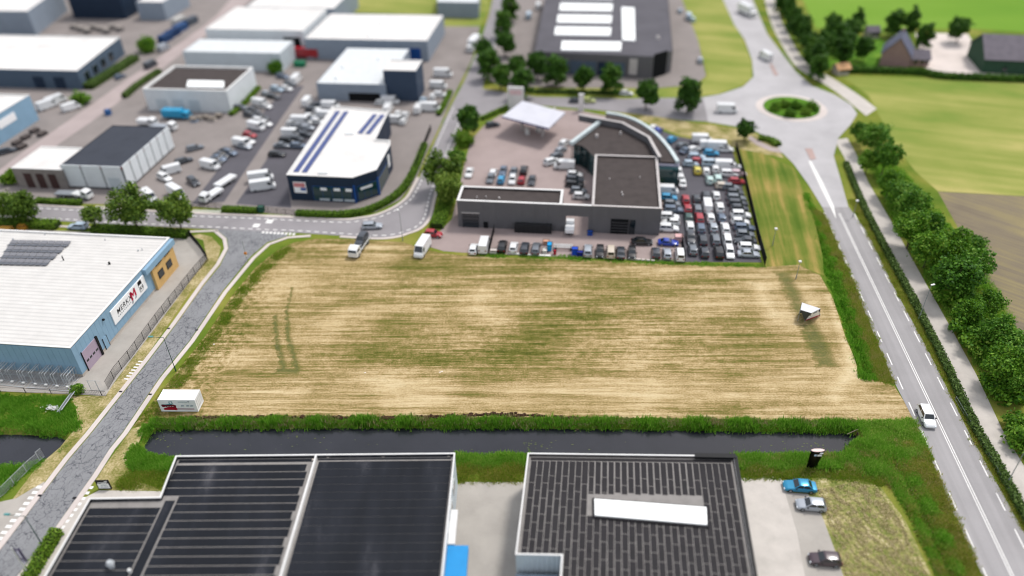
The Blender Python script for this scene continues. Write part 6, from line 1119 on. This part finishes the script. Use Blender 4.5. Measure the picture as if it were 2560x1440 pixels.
# field sign: triangular board stand
fs = thing('field_sign', 'white wedge shaped sale sign on the right side of the field', 'sign', (*P(2022, 788), 0)); M_SB = flat('sign_back', '#4b4f4c', .6)
hs = 2.5; b0_, b1_ = Vector((*P(2012, 804), .15)), Vector((*P(2049, 791), .15)); t0_, t1_, t2_, t3_ = (Vector((*P(x, y, hs), hs)) for x, y in ((2028, 783), (2051, 772), (2005, 757), (2001, 775)))
def board(nm, a, b, c, d, mat, th=.05):
    n = (b - a).cross(d - a).normalized() * th; MB().hexa([a - n, b - n, c - n, d - n], [a, b, c, d]).build(nm, mat, fs); return n / th
n_ = board('front_board', b0_, b1_, t1_, t0_, M_SIGNW); board('top_board', t0_ + Vector((0, 0, .06)), t1_ + Vector((0, 0, .06)), t2_ + Vector((0, 0, .06)), t3_ + Vector((0, 0, .06)), flat('pale_board_top', '#e2e3e8', .6), .05)
board('side_board', t3_, b0_, b0_.lerp(t0_, .5), t0_, M_SB); board('back_board', b1_, Vector((t2_.x, t2_.y, .15)), t2_, t1_, M_SB)
def on(u0, u1, v0, v1, nm, mat):
    f = lambda u, v, o: b0_.lerp(b1_, u).lerp(t0_.lerp(t1_, u), v) + n_ * o; MB().hexa([f(u0, v0, .003), f(u1, v0, .003), f(u1, v1, .003), f(u0, v1, .003)], [f(u0, v0, .02), f(u1, v0, .02), f(u1, v1, .02), f(u0, v1, .02)]).build(nm, mat, fs)
on(.01, .99, .02, .15, 'red_band', M_RED); on(.03, .13, .62, .96, 'dark_print', M_INK); on(.86, .99, .66, .97, 'dark_print', flat('navy_print', '#232a4a')); on(.3, .7, .70, .90, 'grey_print', M_GREYINK)
for a_ in (b0_, b1_, Vector((t2_.x, t2_.y, .1))): MB().tube((a_.x, a_.y, 0), (a_.x, a_.y, .5), .06, .06, 6).build('foot', M_GPOLE, fs)
for a_ in (t2_, t3_): MB().tube((a_.x, a_.y, 0), tuple(a_), .05, .05, 6).build('post', M_GPOLE, fs)
# dark totem sign
c = Vector(P(2028, 1168)); tt = thing('totem_sign', 'black curved totem sign on the canal bank', 'sign', (*c, 0)); w1, w2 = .75, 1.0; m = MB(); rings = []
for z, w_ in ((0, w1), (1.2, w1 + .05), (2.4, w1 + .18), (3.6, w2)): rings.append([(c.x + w_ * math.cos(t) + z * .06, c.y + .32 * math.sin(t), z) for t in (i * math.pi / 8 for i in range(16))])
loft(m, rings); m.build('body', flat('gloss_black', '#08080a', .25), tt, smooth=True); MB().prism([(c.x + .2 + w2 * .96 * math.cos(i * math.pi / 8), c.y + .3 * math.sin(i * math.pi / 8)) for i in range(16)], 3.6, 3.63).build('top_cap', flat('pale_peach_cap', '#efd6d0'), tt)
for u0, u1, z0, z1, mt in ((-.45, -.1, 2.75, 3.05, flat('pale_blue_logo', '#c9dced')), (.0, .62, 2.72, 3.0, M_SIGNW), (.25, .72, 3.2, 3.36, M_SIGNW)): MB().hexa([(c.x + .18 + u0, c.y - .36, z0), (c.x + .18 + u1, c.y - .36, z0), (c.x + .18 + u1, c.y - .2, z0), (c.x + .18 + u0, c.y - .2, z0)], [(c.x + .18 + u0, c.y - .37, z1), (c.x + .18 + u1, c.y - .37, z1), (c.x + .18 + u1, c.y - .2, z1), (c.x + .18 + u0, c.y - .2, z1)]).build('logo', mt, tt)
# board at the lower left
c = Vector(P(264, 1222)); bs = thing('info_board', 'black framed white info board beside the lower left hall', 'sign', (*c, 0)); MB().box((*c, .0), (1.9, .16, 1.85), 0).build('frame', M_BLACK, bs); MB().box((c.x, c.y - .09, .2), (1.62, .02, 1.05), 0).build('white_panel', M_SIGNW, bs)
for x, z, w_, h_ in ((.55, 1.6, .4, .14), (0, 1.42, 1.3, .07), (.2, 1.3, .7, .06)): MB().box((c.x + x, c.y - .095, z), (w_, .03, h_), 0).build('print', M_SIGNW, bs)
for x, z, w_ in ((-.3, .45, .35), (.3, .45, .6), (.1, .85, .9)): MB().box((c.x + x, c.y - .105, z), (w_, .015, .12), 0).build('print', M_PG, bs)
# banner flag
x, y = P(76, 1442); fg = thing('flag_pole', 'white flag pole with purple grey banner at the lower left', 'flag', (x, y, 0)); MB().tube((x, y, 0), (x, y, 6.2), .09, .07, 8).build('pole', M_WCAP, fg); M_FLAG = flat('purple_grey_cloth', '#7d7690', .8)
m = MB(); n = 8; ws = [(x + .12 + .95 * i / n, y + .12 * math.sin(i * 1.3)) for i in range(n + 1)]
for i in range(n): m.hexa([(*ws[i], 3.2), (*ws[i + 1], 3.2), (ws[i + 1][0], ws[i + 1][1] + .02, 3.2), (ws[i][0], ws[i][1] + .02, 3.2)], [(*ws[i], 6.0), (*ws[i + 1], 6.0), (ws[i + 1][0], ws[i + 1][1] + .02, 6.0), (ws[i][0], ws[i][1] + .02, 6.0)])
m.build('banner', M_FLAG, fg); MB().box((x + .6, y - .16, 4.2), (.3, .02, 1.5)).build('banner_print', flat('pale_lilac_print', '#e3dcf2'), fg)
m = MB(); [m.tube((x + .6 + .22 * math.cos(i * .628), y - .16, 3.6 + .28 * math.sin(i * .628)), (x + .6 + .22 * math.cos((i + 1) * .628), y - .16, 3.6 + .28 * math.sin((i + 1) * .628)), .045, .045, 5) for i in range(10)]; m.build('banner_ring', flat('pale_lilac_print', '#e3dcf2'), fg)
MB().box((x + .35, y + .1, .2), (.6, .6, .9), .4).build('base_lamp', flat('cream_box', '#f0efdc'), fg)
# fences
def fence(name, label, px, h, step, mat, mesh_mat=None, rail=.05, post=.07, group=None, bars=0.0, world=None, cat='fence'):
    pts = world or PX(px); c = pts[len(pts) // 2]; t = thing(name, label, cat, (*c, 0), 0, group); al = along(pts, step); L = sum((Vector(b) - Vector(a)).length for a, b in zip(pts, pts[1:])); 
    for x, y, a in al: piece('post', t, (x, y, 0), (post, post, h + .05), a, mat)
    m = MB()
    for z in (.12, h): [m.tube((*a, z), (*b, z), rail / 2, rail / 2, 5) for a, b in zip(pts, pts[1:])]
    m.build('rails', mat, t)
    if bars:
        m = MB()
        for x, y, a in along(pts, bars): m.tube((x, y, .1), (x, y, h), .014, .014, 4, cap=False)
        for z in np.arange(.3, h, .3): [m.tube((*a, z), (*b, z), .008, .008, 4, cap=False) for a, b in zip(pts, pts[1:])]
        o = m.build('mesh_wires', mat, t); o['kind'] = 'stuff'
    return t
fence('mesh_fence', 'black mesh fence between the blue hall yard and cracked road', [(520, 652), (486, 690), (400, 798), (330, 893), (292, 938), (270, 975)], 1.9, 2.6, M_BLACK, bars=.12)
fence('bar_fence', 'dense black fence at the rear corner of the blue hall yard', [(474, 592), (500, 622), (520, 652)], 2.0, 2.0, M_BLACK, bars=.06)
fence('low_fence', 'low dark wire fence below the cattle barriers', [(-60, 978), (40, 982), (120, 984), (200, 986), (268, 990)], 1.1, 4.4, M_BLACK, bars=.3)
fence('lot_fence', 'black fence along the right side of the used car lot', [(1912, 666), (1894, 600), (1876, 520), (1856, 436), (1838, 372)], 2.2, 2.5, M_BLACK, bars=.07); fence('lot_fence', 'black fence dividing the front row from the fenced lot', [(1712, 657), (1706, 622), (1703, 600)], 1.9, 2.4, M_BLACK, bars=.08)
fence('sliding_gate', 'black gate running from the dealership wall to the front row', [(1222, 634), (1230, 604), (1236, 578)], 1.9, 2.2, M_BLACK, bars=.06, cat='gate'); fence('yard_fence', 'dark fence along the road edge of the showroom yard', [(1040, 425), (1052, 392), (1066, 355), (1078, 325)], 1.8, 2.5, M_BLACK, bars=.1)
fence('yard_gate', 'dark gate at the entrance of the left yard', [(482, 518), (520, 521), (560, 525)], 1.6, 2.0, M_BLACK, bars=.15, cat='gate'); fence('yard_fence', 'dark fence in front of the navy showroom yard', [(650, 528), (690, 533), (738, 538)], 1.4, 2.2, M_BLACK, bars=.15)
fence('railing', 'grey bar railing beside the side entrance at the lower left', [(-40, 1272), (12, 1236), (50, 1198), (76, 1172), (100, 1152)], 1.6, 2.4, M_STEEL, bars=.1); fence('railing', 'bent end panel of the grey railing above the water', [(100, 1152), (112, 1142)], 1.9, 1.3, M_STEEL, bars=.12)
fence('barrier_gate', 'upright galvanised barrier panel at the yard corner', [(229, 976), (262, 978)], 2.3, 1.4, M_STEEL, bars=.25, cat='barrier'); fence('lot_fence', 'thin guard rail on the lower right verge of the main road', [(2388, 1000), (2430, 1072), (2500, 1196), (2570, 1320)], .7, 3.0, M_GPOLE, bars=0, cat='guard rail')
# galvanised ramp gate lying by the left canal
g0, g1 = Vector(P(152, 1036)), Vector(P(186, 988)); gt = thing('steel_ramp', 'narrow galvanised gate leaning beside the left canal bank', 'gate', (*((g0 + g1) / 2), 0)); dd = (g1 - g0).normalized(); gn = Vector((-dd.y, dd.x))
for k in (-.45, .45): MB().tube((*(g0 - gn * k), .75 + k * .5), (*(g1 - gn * k), .75 + k * .5), .06, .06, 6).build('side_rail', M_STEEL, gt)
for i in range(16): q = g0.lerp(g1, (i + .5) / 16); MB().tube((*(q + gn * .45), .5), (*(q - gn * .45), 1.0), .035, .035, 5).build('rung', M_STEEL, gt)
for q in (g0, g1): MB().tube((*q, 0), (*q, .8), .05, .05, 6).build('leg', M_STEEL, gt)
# cattle stall barriers in front of the blue hall
spots = [(-18, 938), (8, 940), (34, 942), (62, 945), (92, 948), (118, 950), (146, 953), (172, 955)]
def stall(i, px):
    b = Vector(P(px[0], px[1] + 8)); t = thing('cattle_barrier', 'galvanised cattle stall barrier, %s from the left before the blue hall' % ORD[i], 'barrier', (*b, 0), 0, 'galvanised stall barriers')
    for k in range(3 if i % 2 else 2):
        o = b + UD * (k * .5 - .5); a_, c_ = o - VD * .2, o + VD * 2.6; h_ = 2.25 + .08 * (k % 2)
        m = MB(); m.path([(*a_, .1), (*a_, h_), (*c_, h_), (*c_, .1)], .06, 6); m.build('tube_frame', M_STEEL, t)
        for q_, z_ in ((.75, None), (1.45, None), (2.1, None)): MB().tube((*(a_ + VD * q_), .1), (*(a_ + VD * (q_ + .25)), h_), .04, .04, 5).build('stall_bar', M_STEEL, t)
        MB().tube((*a_, h_ * .5), (*c_, h_ * .5), .04, .04, 5).build('middle_rail', M_STEEL, t)
    for u in (-.7, -.2, .3, .8): MB().tube((*(b + UD * u - VD * 1.5), .12), (*(b + UD * u + VD * 2.6), .12), .05, .05, 5).build('floor_bar', M_STEEL, t)
    for v in (-1.5, -.3, 1.1, 2.5): MB().tube((*(b - UD * .85 + VD * v), .16), (*(b + UD * .9 + VD * v), .16), .06, .06, 5).build('floor_cross_bar', M_STEEL, t)
    MB().box((*(b + UD * .35 - VD * .7), .2), (.45, .3, .25), GU).build('drinker', M_WCAP, t)
for i, px in enumerate(spots): stall(i, px)
# headwall of the canal at its right end
t = thing('canal_headwall', 'dark timber headwall closing the right end of the canal', 'wall', (*P(2150, 1092), 0)); x, y = P(2148, 1100)
for k in range(6): MB().box((x + .1 * k - .2, y + k * .42 - .8, -1.6), (.14, .4, 1.7 + .05 * (k % 2)), 0).build('plank', flat('dark_timber', '#3a2f26', .9), t)
MB().tube((x - 1.2, y + 1.5, -.3), (x + .6, y + 2.1, .1), .07, .07, 6).build('log', flat('pale_timber', '#8a7d6c', .9), t)
# bales and litter on the field
for i, (x, y) in enumerate(((913, 812 + 120), (1100, 931), (1105, 929), (535, 861))): o = piece('litter', None, (*P(x, y), .012), (.25, .18, .06), i, M_WHITE); tag(o, 'scrap of white litter, %s from the left on the field' % ORD[[1, 2, 3, 0][i]], 'litter', 'litter on the field')
